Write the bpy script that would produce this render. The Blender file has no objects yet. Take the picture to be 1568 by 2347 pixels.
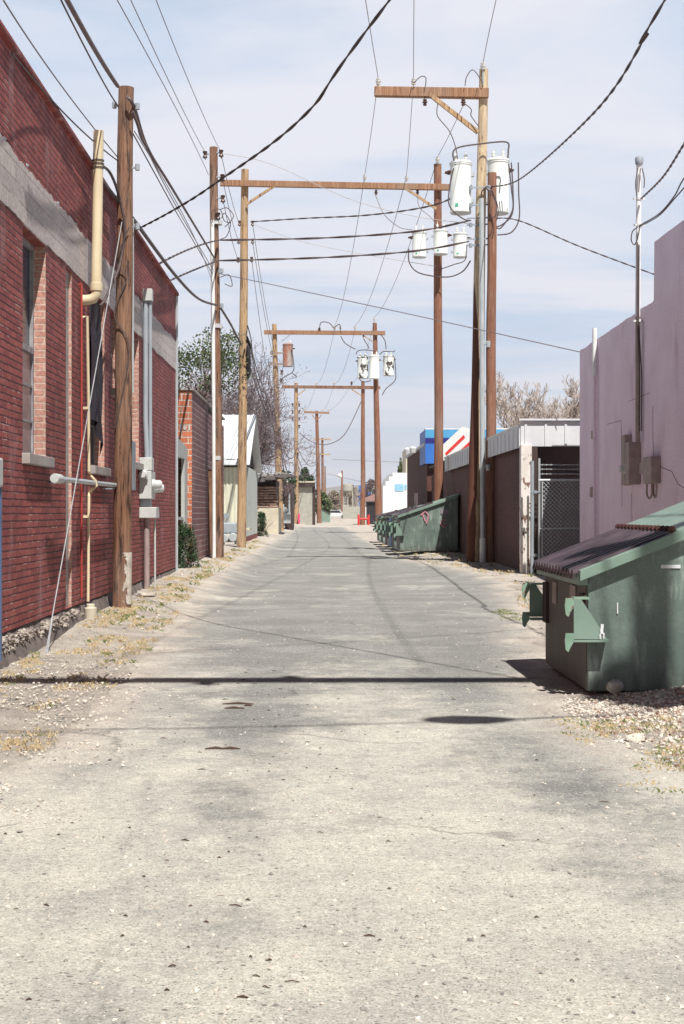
import bpy, math, random
from mathutils import Vector, noise as mn
random.seed(7)
R = math.radians
scene = bpy.context.scene
col = scene.collection
EYE = 1.37
F = 3300.0
UX, VY = 737.0, 1173.0
# ---------------------------------------------------------------- camera
cam_d = bpy.data.cameras.new('camera'); cam = bpy.data.objects.new('camera', cam_d); col.objects.link(cam)
cam.location = (0, 0, EYE); cam.rotation_euler = (R(90), 0, 0)
cam_d.sensor_fit = 'VERTICAL'; cam_d.sensor_height = 36; cam_d.sensor_width = 24
cam_d.lens = F / 2347 * 36; cam_d.shift_x = 47 / 2347.0; cam_d.shift_y = 0
cam_d.clip_start = .1; cam_d.clip_end = 6000
scene.camera = cam
# ---------------------------------------------------------------- light
SUN = Vector((.20, -.63, 1)).normalized()
EL = math.asin(SUN.z); AZ = math.atan2(SUN.x, SUN.y)
sl = bpy.data.lights.new('sun', 'SUN'); so = bpy.data.objects.new('sun', sl); col.objects.link(so)
sl.energy = 5.0; sl.angle = R(.5); sl.color = (1, .955, .89)
so.rotation_euler = (-SUN).to_track_quat('-Z', 'Y').to_euler()
scene.view_settings.view_transform = 'Standard'; scene.view_settings.look = 'None'
scene.view_settings.gamma = 1; scene.view_settings.exposure = .36
w = bpy.data.worlds.new('World'); scene.world = w; w.use_nodes = True
nt = w.node_tree; nt.nodes.clear()
def N(nt, t, **k):
    n = nt.nodes.new(t)
    for a, b in k.items(): setattr(n, a, b)
    return n
def L(nt, a, b): nt.links.new(a, b)
out = N(nt, 'ShaderNodeOutputWorld'); bg = N(nt, 'ShaderNodeBackground')
sky = N(nt, 'ShaderNodeTexSky', sky_type='NISHITA', sun_disc=False, sun_elevation=EL, sun_rotation=AZ,
        altitude=1000, air_density=1.0, dust_density=.6, ozone_density=1.5)
tc = N(nt, 'ShaderNodeTexCoord'); sp = N(nt, 'ShaderNodeSeparateXYZ'); L(nt, tc.outputs['Generated'], sp.inputs[0])
def MT(nt, op, a, b=None, c=None, clamp=False):
    n = N(nt, 'ShaderNodeMath', operation=op, use_clamp=clamp)
    for i, v in enumerate((a, b, c)):
        if v is None: continue
        if isinstance(v, (int, float)): n.inputs[i].default_value = v
        else: L(nt, v, n.inputs[i])
    return n.outputs[0]
def MIX(nt, f, a, b, mode='MIX'):
    n = N(nt, 'ShaderNodeMix', data_type='RGBA', blend_type=mode)
    for s, v in ((n.inputs[0], f), (n.inputs[6], a), (n.inputs[7], b)):
        if isinstance(v, (int, float)): s.default_value = v
        elif isinstance(v, tuple): s.default_value = (*v, 1) if len(v) == 3 else v
        else: L(nt, v, s)
    return n.outputs[2]
def RNG(nt, v, a, b, lo=0., hi=1., t='SMOOTHSTEP'):
    n = N(nt, 'ShaderNodeMapRange', interpolation_type=t)
    L(nt, v, n.inputs[0])
    for i, x in enumerate((a, b, lo, hi)): n.inputs[i+1].default_value = x
    return n.outputs[0]
zz = MT(nt, 'ADD', MT(nt, 'MAXIMUM', sp.outputs[2], 0.0), .10)
cx_ = MT(nt, 'DIVIDE', sp.outputs[0], zz); cy_ = MT(nt, 'DIVIDE', sp.outputs[1], zz)
cb = N(nt, 'ShaderNodeCombineXYZ'); L(nt, cx_, cb.inputs[0]); L(nt, cy_, cb.inputs[1])
mp = N(nt, 'ShaderNodeMapping'); L(nt, cb.outputs[0], mp.inputs[0])
mp.inputs['Rotation'].default_value = (0, 0, R(-12)); mp.inputs['Scale'].default_value = (.55, 1.5, 1); mp.inputs['Location'].default_value = (3.2, .7, 0)
n1 = N(nt, 'ShaderNodeTexNoise'); L(nt, mp.outputs[0], n1.inputs['Vector'])
n1.inputs['Scale'].default_value = .9; n1.inputs['Detail'].default_value = 7; n1.inputs['Roughness'].default_value = .55; n1.inputs['Distortion'].default_value = .7
cl = RNG(nt, n1.outputs[0], .34, .62)
hi_ = RNG(nt, sp.outputs[2], .34, .5, 1., .04)
clm = MT(nt, 'MULTIPLY', cl, hi_)
hz = RNG(nt, sp.outputs[2], 0.0, .17, .85, .0)
SK = .10
base = MIX(nt, 1.0, sky.outputs[0], (.36, .33, .34), 'MULTIPLY')
low = MIX(nt, RNG(nt, sp.outputs[2], .30, .50, 1., 0.), base, (.455/SK, .545/SK, .685/SK))
c_ = MIX(nt, hz, low, (.60/SK, .635/SK, .70/SK))
c_ = MIX(nt, clm, c_, (.655/SK, .665/SK, .725/SK))
behind = RNG(nt, sp.outputs[1], -.65, .05, .42, 1.)  # sky behind the camera dimmed to deepen the shade
cbh = N(nt, 'ShaderNodeCombineColor')
for i_, k_ in enumerate((1.0, 1.0, 1.0)): L(nt, behind, cbh.inputs[i_])
c_ = MIX(nt, 1., c_, cbh.outputs[0], 'MULTIPLY')
side_ = RNG(nt, sp.outputs[0], -.75, -.35, 1.35, 1.)  # left sky outside the view brightened to fill the mauve wall
cbs = N(nt, 'ShaderNodeCombineColor')
for i_ in range(3): L(nt, side_, cbs.inputs[i_])
c_ = MIX(nt, 1., c_, cbs.outputs[0], 'MULTIPLY')
L(nt, c_, bg.inputs[0]); bg.inputs[1].default_value = SK; L(nt, bg.outputs[0], out.inputs[0])
scene.cycles.use_denoising = True
scene.cycles.max_bounces = 6

# ---------------------------------------------------------------- helpers
def P(x, y, Z): return Vector(((x-UX)*Z/F, Z, EYE-(y-VY)*Z/F))
def sst(a, b, x):
    t = max(0., min(1., (x-a)/(b-a))); return t*t*(3-2*t)
def gz(x, y):
    h = .215*sst(12, 28, y)*sst(-1.3, -2.6, x)
    h += .10*sst(22, 34, y)*sst(2.2, 3.6, x)
    h += .19*math.exp(-((x-3.1)/.75)**2-((y-9.75)/1.1)**2)
    h += .05*math.exp(-((x+2.75)/.5)**2-((y-17)/3)**2)
    h += .8*sst(190, 300, y)
    h += .025*mn.noise(Vector((x*.7, y*.5, 0)))*sst(1.0, 2.4, abs(x))
    h += .012*mn.noise(Vector((x*2.5, y*1.6, 5)))*sst(1.2, 2.2, abs(x-.15))
    return h
class MB:
    def __init__(s): s.v = []; s.f = []; s.sm = []
    def add(s, v, f, smooth=False):
        o = len(s.v); s.v += [tuple(p) for p in v]; s.f += [tuple(i+o for i in q) for q in f]; s.sm += [smooth]*len(f); return s
    def box(s, x0, x1, y0, y1, z0, z1):
        v = [(x, y, z) for z in (z0, z1) for y in (y0, y1) for x in (x0, x1)]
        return s.add(v, [(0,2,3,1),(4,5,7,6),(0,1,5,4),(2,6,7,3),(0,4,6,2),(1,3,7,5)])
    def hexa(s, b, t):   # bottom 4, top 4 pts
        return s.add(list(b)+list(t), [(3,2,1,0),(4,5,6,7),(0,1,5,4),(1,2,6,5),(2,3,7,6),(3,0,4,7)])
    def quad(s, a, b, c, d): return s.add([a, b, c, d], [(0,1,2,3)])
    def beam(s, a, b, w, h, up=Vector((0,0,1))):
        a = Vector(a); b = Vector(b); d = (b-a).normalized()
        x = d.cross(up)
        if x.length < 1e-4: x = Vector((1,0,0))
        x.normalize(); y = x.cross(d).normalized()
        q = [x*w/2*i+y*h/2*j for i, j in ((-1,-1),(1,-1),(1,1),(-1,1))]
        return s.hexa([a+k for k in q], [b+k for k in q])
    def tube(s, pts, r, n=8, cap=True):
        pts = [Vector(p) for p in pts]; m = len(pts)
        rr = r if isinstance(r, (list, tuple)) else [r]*m
        vs = []; fs = []; ref = None
        for i, p in enumerate(pts):
            d = (pts[min(i+1, m-1)]-pts[max(i-1, 0)])
            if d.length < 1e-9: d = Vector((0,0,1))
            d.normalize()
            if ref is None: ref = Vector((0,0,1)) if abs(d.z) < .9 else Vector((1,0,0))
            x = (ref - d*ref.dot(d))
            if x.length < 1e-6: x = Vector((0,1,0)).cross(d)
            x.normalize(); ref = x; y = d.cross(x)
            for k in range(n):
                a = 2*math.pi*k/n; vs.append(p+(x*math.cos(a)+y*math.sin(a))*rr[i])
        for i in range(m-1):
            for k in range(n):
                a = i*n+k; b = i*n+(k+1) % n; fs.append((a, b, b+n, a+n))
        s.add(vs, fs, True)
        if cap: s.add(vs[:n], [tuple(range(n-1, -1, -1))]); s.add(vs[-n:], [tuple(range(n))])
        return s
    def lathe(s, prof, c, n=16, ax='z'):
        c = Vector(c); vs = []; fs = []
        for r, z in prof:
            for k in range(n):
                a = 2*math.pi*k/n; p = (r*math.cos(a), r*math.sin(a), z)
                if ax == 'y': p = (p[0], p[2], p[1])
                if ax == 'x': p = (p[2], p[0], p[1])
                vs.append(c+Vector(p))
        for i in range(len(prof)-1):
            for k in range(n):
                a = i*n+k; b = i*n+(k+1) % n; fs.append((a, b, b+n, a+n))
        s.add(vs, fs, True); s.add(vs[:n], [tuple(range(n-1, -1, -1))]); s.add(vs[-n:], [tuple(range(n))]); return s
    def prism(s, poly, axis, a, b):
        def p3(u, v, w):
            return {'y': (u, w, v), 'x': (w, u, v), 'z': (u, v, w)}[axis]
        n = len(poly); v = [p3(u, q, a) for u, q in poly]+[p3(u, q, b) for u, q in poly]
        f = [tuple(range(n)), tuple(range(2*n-1, n-1, -1))]+[(i, i+n, (i+1) % n+n, (i+1) % n) for i in range(n)]
        return s.add(v, f)
    def build(s, name, m, parent=None, loc=None, bevel=0, fix=True):
        me = bpy.data.meshes.new(name)
        if parent is not None: base = Vector(parent['_o']) ; 
        elif loc is not None: base = Vector(loc)
        else: base = Vector((0,0,0))
        me.from_pydata([(a-base.x, b-base.y, c-base.z) for a, b, c in s.v], [], s.f)
        for p, k in zip(me.polygons, s.sm): p.use_smooth = k
        me.update()
        if any(s.sm): me.set_sharp_from_angle(angle=R(38))
        o = bpy.data.objects.new(name, me); col.objects.link(o)
        for mm in (m if isinstance(m, list) else [m]): me.materials.append(mm)
        if fix:
            import bmesh
            bm = bmesh.new(); bm.from_mesh(me); bmesh.ops.recalc_face_normals(bm, faces=bm.faces); bm.to_mesh(me); bm.free()
        if parent is not None:
            o.parent = parent; ORG[o.name] = base
        else: o.location = base
        o['_o'] = tuple(base)
        if bevel:
            md = o.modifiers.new('bevel', 'BEVEL'); md.width = bevel; md.segments = 2; md.limit_method = 'ANGLE'; md.harden_normals = False
        return o
ORG = {}
def tag(o, label=None, cat=None, group=None, kind=None):
    for k, v in (('label', label), ('category', cat), ('group', group), ('kind', kind)):
        if v: o[k] = v
    return o
def thing(name, label, cat, loc, group=None):
    o = bpy.data.objects.new(name, None); col.objects.link(o); o.location = loc; o['_o'] = tuple(loc)
    o.empty_display_size = .2
    return tag(o, label, cat, group)
def copy_tree(o, parent=None):
    c = o.copy(); col.objects.link(c); c.parent = parent
    for ch in list(o.children): copy_tree(ch, c)
    return c

# ---------------------------------------------------------------- materials
def newmat(name):
    m = bpy.data.materials.new(name); m.use_nodes = True; t = m.node_tree; b = t.nodes['Principled BSDF']; return m, t, b
def NZ(t, vec, sc, det=5, rough=.55, dist=0):
    n = N(t, 'ShaderNodeTexNoise'); L(t, vec, n.inputs['Vector']); n.inputs['Scale'].default_value = sc
    n.inputs['Detail'].default_value = det; n.inputs['Roughness'].default_value = rough; n.inputs['Distortion'].default_value = dist
    return n.outputs[0]
def VEC(t, stretch=(1,1,1), loc=(0,0,0)):
    c = N(t, 'ShaderNodeTexCoord'); oi = N(t, 'ShaderNodeObjectInfo')
    m = N(t, 'ShaderNodeMapping'); L(t, c.outputs['Object'], m.inputs[0]); m.inputs['Scale'].default_value = stretch; m.inputs['Location'].default_value = loc
    return m.outputs[0]
def BUMP(t, b, h, s, d=.02):
    n = N(t, 'ShaderNodeBump'); n.inputs['Strength'].default_value = s; n.inputs['Distance'].default_value = d
    L(t, h, n.inputs['Height']); L(t, n.outputs[0], b.inputs['Normal'])
def mat(name, c1, c2=None, sc=3, rough=.8, bump=0, bd=.01, stretch=(1,1,1), metal=0, c3=None, t3=(.6, .68), sc3=6, st3=None, speck=0, ssc=90, spec=.4, t12=(.3, .7), grime=None):
    m, t, b = newmat(name); v = VEC(t, stretch)
    c2 = c2 or tuple(x*.8 for x in c1)
    n = NZ(t, v, sc, 7)
    c = MIX(t, RNG(t, n, *t12), c1, c2)
    if c3:
        v3 = VEC(t, st3 or stretch, (3.1, 1.7, 5.2))
        c = MIX(t, RNG(t, NZ(t, v3, sc3, 8, .62), *t3), c, c3)
    if speck:
        c = MIX(t, 1., c, MIX(t, RNG(t, NZ(t, VEC(t), ssc, 3, .7), .3, .7), (1-speck,)*3, (1+speck,)*3), 'MULTIPLY')
    if grime:
        gr = NZ(t, VEC(t, (1, 1, .22), (9, 4, 2)), 5, 8, .7); c = MIX(t, RNG(t, gr, .54, .68, 0, .75), c, grime)
        s3 = N(t, 'ShaderNodeSeparateXYZ'); L(t, VEC(t), s3.inputs[0])
        lowz = RNG(t, MT(t, 'ADD', s3.outputs[2], MT(t, 'MULTIPLY', gr, .7)), .38, .62, .6, 0); c = MIX(t, lowz, c, grime)
        sc_ = NZ(t, VEC(t, (1, 1, 6), (2, 2, 2)), 4, 6, .8, .3); c = MIX(t, RNG(t, sc_, .66, .72, 0, .4), c, (.40, .46, .43))
        rs = NZ(t, VEC(t, (1, 1, .5), (5, 2, 2)), 11, 6, .7); c = MIX(t, RNG(t, rs, .70, .74), c, (.16, .075, .05))
    L(t, c, b.inputs['Base Color']); b.inputs['Roughness'].default_value = rough; b.inputs['Metallic'].default_value = metal
    b.inputs['Specular IOR Level'].default_value = spec
    if grime: BUMP(t, b, NZ(t, VEC(t), 2.6, 3, .5), .5, .06)
    elif bump: BUMP(t, b, NZ(t, v, sc*5, 6, .65), bump, bd)
    return m
def brickmat(name, ca, cb, mor, mor2, w=.205, h=.0677, ms=.008, fade=(.5, .35, .38), fadeamt=.35, mt=(.5, .62), bump=.6, bias=0., joint_shade=None):
    m, t, b = newmat(name)
    c = N(t, 'ShaderNodeTexCoord'); s = N(t, 'ShaderNodeSeparateXYZ'); L(t, c.outputs['Object'], s.inputs[0])
    u = MT(t, 'ADD', s.outputs[0], s.outputs[1])
    cc = N(t, 'ShaderNodeCombineXYZ'); L(t, u, cc.inputs[0]); L(t, s.outputs[2], cc.inputs[1])
    nn = N(t, 'ShaderNodeTexNoise'); L(t, cc.outputs[0], nn.inputs[0]); nn.inputs['Scale'].default_value = 6; nn.inputs['Detail'].default_value = 3
    off = N(t, 'ShaderNodeVectorMath', operation='MULTIPLY_ADD'); L(t, nn.outputs[1], off.inputs[0]); off.inputs[1].default_value = (.012, .010, 0); L(t, cc.outputs[0], off.inputs[2])
    br = N(t, 'ShaderNodeTexBrick'); L(t, off.outputs[0], br.inputs['Vector'])
    br.inputs['Scale'].default_value = 1; br.inputs['Brick Width'].default_value = w; br.inputs['Row Height'].default_value = h
    br.inputs['Mortar Size'].default_value = ms; br.inputs['Mortar Smooth'].default_value = .25; br.inputs['Bias'].default_value = bias
    br.inputs['Color1'].default_value = (*ca, 1); br.inputs['Color2'].default_value = (*cb, 1); br.inputs['Mortar'].default_value = (*mor, 1)
    obj = c.outputs['Object']
    mm = MIX(t, RNG(t, NZ(t, obj, 2.2, 6, .7), *mt), mor, mor2)
    L(t, mm, br.inputs['Mortar'])
    col_ = br.outputs[0]
    if joint_shade:
        so_ = N(t, 'ShaderNodeSeparateXYZ'); L(t, off.outputs[0], so_.inputs[0])
        fr = MT(t, 'FRACT', MT(t, 'DIVIDE', so_.outputs[1], h))
        lo = RNG(t, fr, .09, .26, 1, 0); hi = MT(t, 'MULTIPLY', RNG(t, fr, .80, .90), RNG(t, NZ(t, obj, 3.5, 8, .75), .53, .60, 0, .8))  # lo paints the joint's recess shadow, hi a highlight on brick tops
        col_ = MIX(t, hi, col_, mor2)
        col_ = MIX(t, MT(t, 'MULTIPLY', lo, RNG(t, NZ(t, obj, 9, 4, .6), .3, .5, .65, 1)), col_, joint_shade)
    # chalky faded patches in upright streaks, and blotches per brick
    mp = N(t, 'ShaderNodeMapping'); L(t, obj, mp.inputs[0]); mp.inputs['Scale'].default_value = (1, 1, .35)
    f1 = RNG(t, NZ(t, mp.outputs[0], 2.4, 7, .65), .52, .78, 0, fadeamt)
    col_ = MIX(t, f1, col_, fade)
    f2 = RNG(t, NZ(t, obj, 26, 4, .7), .35, .7, .78, 1.16)
    cr = N(t, 'ShaderNodeCombineColor');
    for i in range(3): L(t, f2, cr.inputs[i])
    col_ = MIX(t, 1., col_, cr.outputs[0], 'MULTIPLY')
    f3 = RNG(t, NZ(t, obj, .6, 3, .5), .3, .7, .84, 1.12)
    cr = N(t, 'ShaderNodeCombineColor')
    for i in range(3): L(t, f3, cr.inputs[i])
    col_ = MIX(t, 1., col_, cr.outputs[0], 'MULTIPLY')
    L(t, col_, b.inputs['Base Color']); b.inputs['Roughness'].default_value = .75; b.inputs['Specular IOR Level'].default_value = .3
    hh = MT(t, 'SUBTRACT', MT(t, 'MULTIPLY', NZ(t, obj, 45, 4, .7), .35), br.outputs['Fac'])
    BUMP(t, b, hh, bump, .012)
    return m
def woodmat(name, c1, c2, dark, amt=(.5, .62), sc=9, bump=.5):
    m, t, b = newmat(name); v = VEC(t, (1, 1, .05)); v2 = VEC(t, (1, 1, .11), (4, 2, 1))
    a = NZ(t, v, sc*1.6, 8, .7, .08); c = MIX(t, RNG(t, a, .32, .66), c1, c2)
    k = NZ(t, v2, sc*1.1, 9, .74, .12); c = MIX(t, RNG(t, k, *amt), c, dark)
    big = NZ(t, VEC(t, (1, 1, .5), (7, 1, 2)), 1.1, 4, .6); c = MIX(t, RNG(t, big, .42, .68, 0, .38), c, (.33, .275, .235))
    g = NZ(t, VEC(t, (1, 1, .03)), 75, 4, .75); c = MIX(t, 1., c, MIX(t, RNG(t, g, .3, .7), (.60, .59, .58), (1.2, 1.2, 1.2)), 'MULTIPLY')
    L(t, c, b.inputs['Base Color']); b.inputs['Roughness'].default_value = .88; b.inputs['Specular IOR Level'].default_value = .2
    BUMP(t, b, MT(t, 'ADD', g, MT(t, 'MULTIPLY', k, -1.2)), bump, .02)
    return m
M = {}
M['wood_dark'] = woodmat('weathered_brown_wood', (.36, .20, .125), (.22, .11, .07), (.055, .032, .027), (.50, .60), 12, .8)
M['wood_red'] = woodmat('reddish_wood', (.34, .165, .11), (.24, .108, .07), (.07, .035, .028), (.55, .68))
M['wood_tan'] = woodmat('tan_wood', (.58, .41, .25), (.44, .28, .155), (.14, .065, .04), (.53, .62))
M['wood_pale'] = woodmat('pale_peeling_wood', (.74, .62, .45), (.58, .43, .27), (.20, .10, .07), (.55, .62), 14)
M['wood_beam'] = woodmat('beam_wood', (.42, .25, .155), (.31, .165, .10), (.16, .075, .05), (.55, .7))
M['brick'] = brickmat('oxblood_painted_brick', (.39, .105, .090), (.25, .064, .062), (.18, .048, .048), (.56, .37, .34), fade=(.48, .30, .32), mt=(.58, .66), ms=.0075, bump=.35, fadeamt=.6, joint_shade=(.048, .024, .028))
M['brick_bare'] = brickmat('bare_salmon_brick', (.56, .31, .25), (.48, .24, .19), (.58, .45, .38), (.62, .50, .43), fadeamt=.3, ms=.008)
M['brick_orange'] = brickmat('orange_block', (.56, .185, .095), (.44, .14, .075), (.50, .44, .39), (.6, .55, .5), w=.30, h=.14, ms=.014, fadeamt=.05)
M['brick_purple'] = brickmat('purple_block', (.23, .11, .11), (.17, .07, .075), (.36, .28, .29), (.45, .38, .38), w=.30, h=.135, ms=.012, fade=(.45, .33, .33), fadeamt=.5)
M['brick_brown'] = brickmat('brown_brick', (.13, .052, .046), (.095, .038, .036), (.09, .045, .04), (.12, .06, .05), fadeamt=.08, bump=.4)
M['brick_rubble'] = brickmat('stacked_adobe', (.30, .18, .14), (.20, .12, .10), (.03, .02, .02), (.5, .42, .34), w=.45, h=.16, ms=.03, fade=(.45, .36, .3), fadeamt=.5)
M['concrete'] = mat('concrete', (.40, .37, .34), (.30, .27, .26), 2.5, .9, .4, speck=.12)
M['concrete_dark'] = mat('foundation_concrete', (.20, .17, .155), (.11, .09, .085), 4, .95, .6, speck=.2)
M['plaster_white'] = mat('crumbly_plaster', (.62, .58, .51), (.40, .35, .30), 9, .95, .8)
M['plaster_dirty'] = mat('dirty_plaster', (.50, .45, .39), (.24, .20, .18), 14, .95, .8)
M['glass'] = mat('dusty_dark_glass', (.030, .032, .055), (.06, .06, .09), 3, .18, spec=.6)
M['glass_pale'] = mat('pale_reflection_pane', (.30, .22, .22), (.12, .10, .12), 4, .3, spec=.5)  # pale pinkish tone paints the reflection in the lower sash
M['frame_grey'] = mat('old_grey_paint', (.34, .33, .34), (.22, .2, .22), 8, .7, .2)
M['tar'] = mat('black_tarp', (.022, .02, .028), (.035, .03, .04), 5, .55, .3)
M['cream'] = mat('cream_painted_steel', (.72, .62, .42), (.60, .50, .34), 5, .5, .1, stretch=(1,1,.3), c3=(.42, .34, .26), t3=(.66, .74))
M['galv'] = mat('galvanised_steel', (.52, .56, .57), (.42, .46, .48), 7, .45, .05, metal=.25, stretch=(1,1,.4))
M['galv_blue'] = mat('dull_grey_conduit', (.36, .40, .44), (.27, .31, .35), 6, .5, .05, stretch=(1,1,.3))
M['meter_grey'] = mat('grey_meter_paint', (.56, .58, .56), (.48, .50, .49), 5, .5, c3=(.33, .30, .27), t3=(.66, .75))
M['meter_dim'] = mat('brown_grey_box', (.36, .29, .27), (.28, .22, .21), 6, .6, .1)
M['meter_glass'] = mat('meter_glass', (.62, .64, .63), (.5, .52, .53), 5, .12, spec=.8)
M['red_pipe'] = mat('red_paint', (.42, .06, .045), (.30, .05, .04), 6, .5)
M['red_bright'] = mat('bright_red_paint', (.72, .05, .045), (.6, .04, .04), 6, .45)
M['white'] = mat('white_paint', (.80, .81, .80), (.70, .71, .71), 4, .5, c3=(.5, .46, .42), t3=(.7, .8))
M['peel'] = mat('peeling_white_paint', (.78, .74, .70), (.66, .62, .58), 8, .8, .6, c3=(.20, .13, .095), t3=(.55, .60), sc3=9, stretch=(1,1,.5))
M['tank'] = mat('pale_tank_enamel', (.80, .83, .81), (.72, .76, .75), 3, .5, c3=(.34, .24, .18), t3=(.66, .72), sc3=6, stretch=(1,1,.5))
M['tank_worn'] = mat('stained_tank_enamel', (.76, .79, .77), (.68, .71, .70), 3, .5, c3=(.06, .045, .045), t3=(.54, .58), sc3=3.2, stretch=(1,1,.6))
M['tank_rust'] = mat('rusty_tank', (.26, .22, .21), (.34, .29, .27), 4, .5, c3=(.36, .15, .10), t3=(.48, .60), sc3=2.5, stretch=(1,1,.25))
M['green_mark'] = mat('green_marking', (.10, .55, .33))
M['porcelain'] = mat('porcelain', (.70, .70, .68), (.6, .6, .58), 4, .2)
M['porc_brown'] = mat('brown_porcelain', (.07, .035, .03), (.1, .05, .04), 4, .3)
M['cable'] = mat('weathered_black_cable', (.075, .055, .055), (.12, .09, .09), 20, .6)
M['cable_brown'] = mat('brown_cable', (.17, .12, .115), (.12, .09, .09), 20, .6)
M['cable_pale'] = mat('bright_aluminium_strand', (.55, .53, .52), (.4, .38, .38), 20, .5)
M['wire'] = mat('aged_wire', (.21, .175, .18), (.17, .14, .15), 10, .55)
M['guy'] = mat('galvanised_guy_wire', (.40, .41, .43), (.32, .33, .35), 10, .5)
M['band'] = mat('steel_band', (.72, .72, .72), (.5, .5, .5), 4, .4, metal=.3)
M['pink'] = mat('mauve_stucco', (.82, .69, .79), (.74, .61, .70), 1.3, .9, .8, .02, c3=(.62, .47, .53), t3=(.54, .74), sc3=1.6, st3=(1,1,.35), speck=.16, ssc=45)
M['crack'] = mat('dark_crack', (.20, .11, .12))
M['green'] = mat('faded_green_paint', (.165, .215, .19), (.11, .15, .133), 2.2, .42, .12, .01, stretch=(1,1,.5), c3=(.32, .39, .35), t3=(.52, .72), sc3=7, st3=(1,1,.25), speck=.1, ssc=40, spec=.5, grime=(.085, .085, .075))
M['green_front'] = mat('shaded_dark_green_paint', (.10, .095, .085), (.08, .07, .062), 3.0, .6, .15, .01, stretch=(1,1,.3), c3=(.13, .075, .055), t3=(.60, .7), sc3=6, speck=.12)  # darker green puts the dumpster fronts' shade into the colour; also one dark bin
M['green_light'] = mat('pale_green_paint', (.225, .315, .265), (.17, .25, .205), 3, .45, .1, c3=(.25, .12, .08), t3=(.70, .76), sc3=9)
M['green_rust'] = mat('rusting_green_paint', (.25, .38, .30), (.18, .29, .22), 4, .6, .3, c3=(.20, .075, .055), t3=(.57, .62), sc3=22)
M['rust'] = mat('rust', (.13, .055, .045), (.07, .03, .028), 14, .9, .4)
M['blue_bin'] = mat('blue_paint', (.10, .24, .50), (.08, .18, .40), 4, .5, c3=(.55, .65, .75), t3=(.6, .7))
M['lid'] = mat('black_plastic_lid', (.035, .022, .030), (.085, .060, .072), 4, .42, .1, speck=.15, ssc=30, spec=.5)
M['pinkpaint'] = mat('pink_spray', (.68, .30, .36))
M['whitepaint'] = mat('white_marks', (.72, .74, .76), (.6, .62, .64), 20)
M['corr_cream'] = mat('cream_corrugated_steel', (.66, .66, .54), (.58, .58, .48), 3, .5, stretch=(1,1,.3))
M['corr_grey'] = mat('grey_corrugated_steel', (.50, .53, .50), (.40, .42, .41), 4, .5, stretch=(1,1,.3), c3=(.22, .21, .24), t3=(.62, .72))
M['metal_roof'] = mat('pale_metal_roof', (.74, .78, .80), (.66, .70, .73), 3, .45, metal=.1)
M['fascia'] = mat('white_metal_fascia', (.70, .71, .73), (.62, .63, .66), 2.4, .5, c3=(.45, .42, .42), t3=(.68, .76), st3=(1,1,.4))
M['dark_wood'] = mat('dark_timber', (.07, .045, .04), (.045, .03, .03), 6, .85, .3, stretch=(1,1,.2))
M['inner'] = mat('garage_inner_boards', (.60, .44, .44), (.50, .36, .36), 3, .9, .2, stretch=(1,1,.15))
M['roof_tar'] = mat('roofing_felt', (.16, .14, .14), (.11, .10, .10), 3, .9)
M['blue_sign'] = mat('blue_panel', (.055, .20, .62), (.05, .17, .55), 2, .4)
M['blue_light'] = mat('light_blue_panel', (.10, .38, .66), (.09, .34, .6), 2, .4)
M['blue_dark'] = mat('navy_panel', (.035, .04, .25), (.03, .03, .2), 2, .4)
M['stucco_white'] = mat('white_stucco', (.80, .80, .80), (.76, .76, .77), 1, .9)
M['stucco_cream'] = mat('cream_stucco', (.62, .57, .45), (.5, .45, .36), 2, .9, .3)
M['stucco_grey'] = mat('bare_grey_block', (.42, .42, .37), (.34, .33, .29), 2.5, .95, .3, speck=.1, ssc=10)
M['bark'] = mat('grey_brown_bark', (.18, .135, .12), (.12, .085, .08), 6, .95, .5)
M['bark_pale'] = mat('pale_grey_bark', (.46, .39, .34), (.34, .28, .25), 6, .95)
M['twig'] = mat('purple_brown_twigs', (.20, .155, .165), (.13, .10, .11), 6, .95)
M['leaf'] = mat('green_leaves', (.13, .165, .07), (.06, .09, .035), 1.2, .6)
M['leaf_dark'] = mat('dark_green_leaves', (.045, .085, .03), (.025, .055, .022), 2.5, .6)
M['leaf_pod'] = mat('dry_brown_leaves', (.19, .13, .115), (.11, .08, .085), 2.5, .8)
M['straw'] = mat('straw', (.60, .49, .29), (.44, .34, .20), 6, .9)
M['grass'] = mat('sparse_green_grass', (.22, .25, .09), (.13, .17, .05), 4, .9)
M['stone'] = mat('pale_stones', (.70, .65, .57), (.48, .42, .36), 7, .95, speck=.2, ssc=30)
M['stone_grey'] = mat('grey_stones', (.34, .33, .31), (.20, .18, .17), 9, .95)
M['car_white'] = mat('white_car_paint', (.75, .76, .78), rough=.3)
M['tyre'] = mat('tyre_rubber', (.03, .03, .03), rough=.8)
M['magenta'] = mat('magenta_plastic', (.7, .07, .2))
M['rail'] = mat('barb_steel', (.35, .33, .34), (.28, .26, .27), 6, .6)

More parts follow.
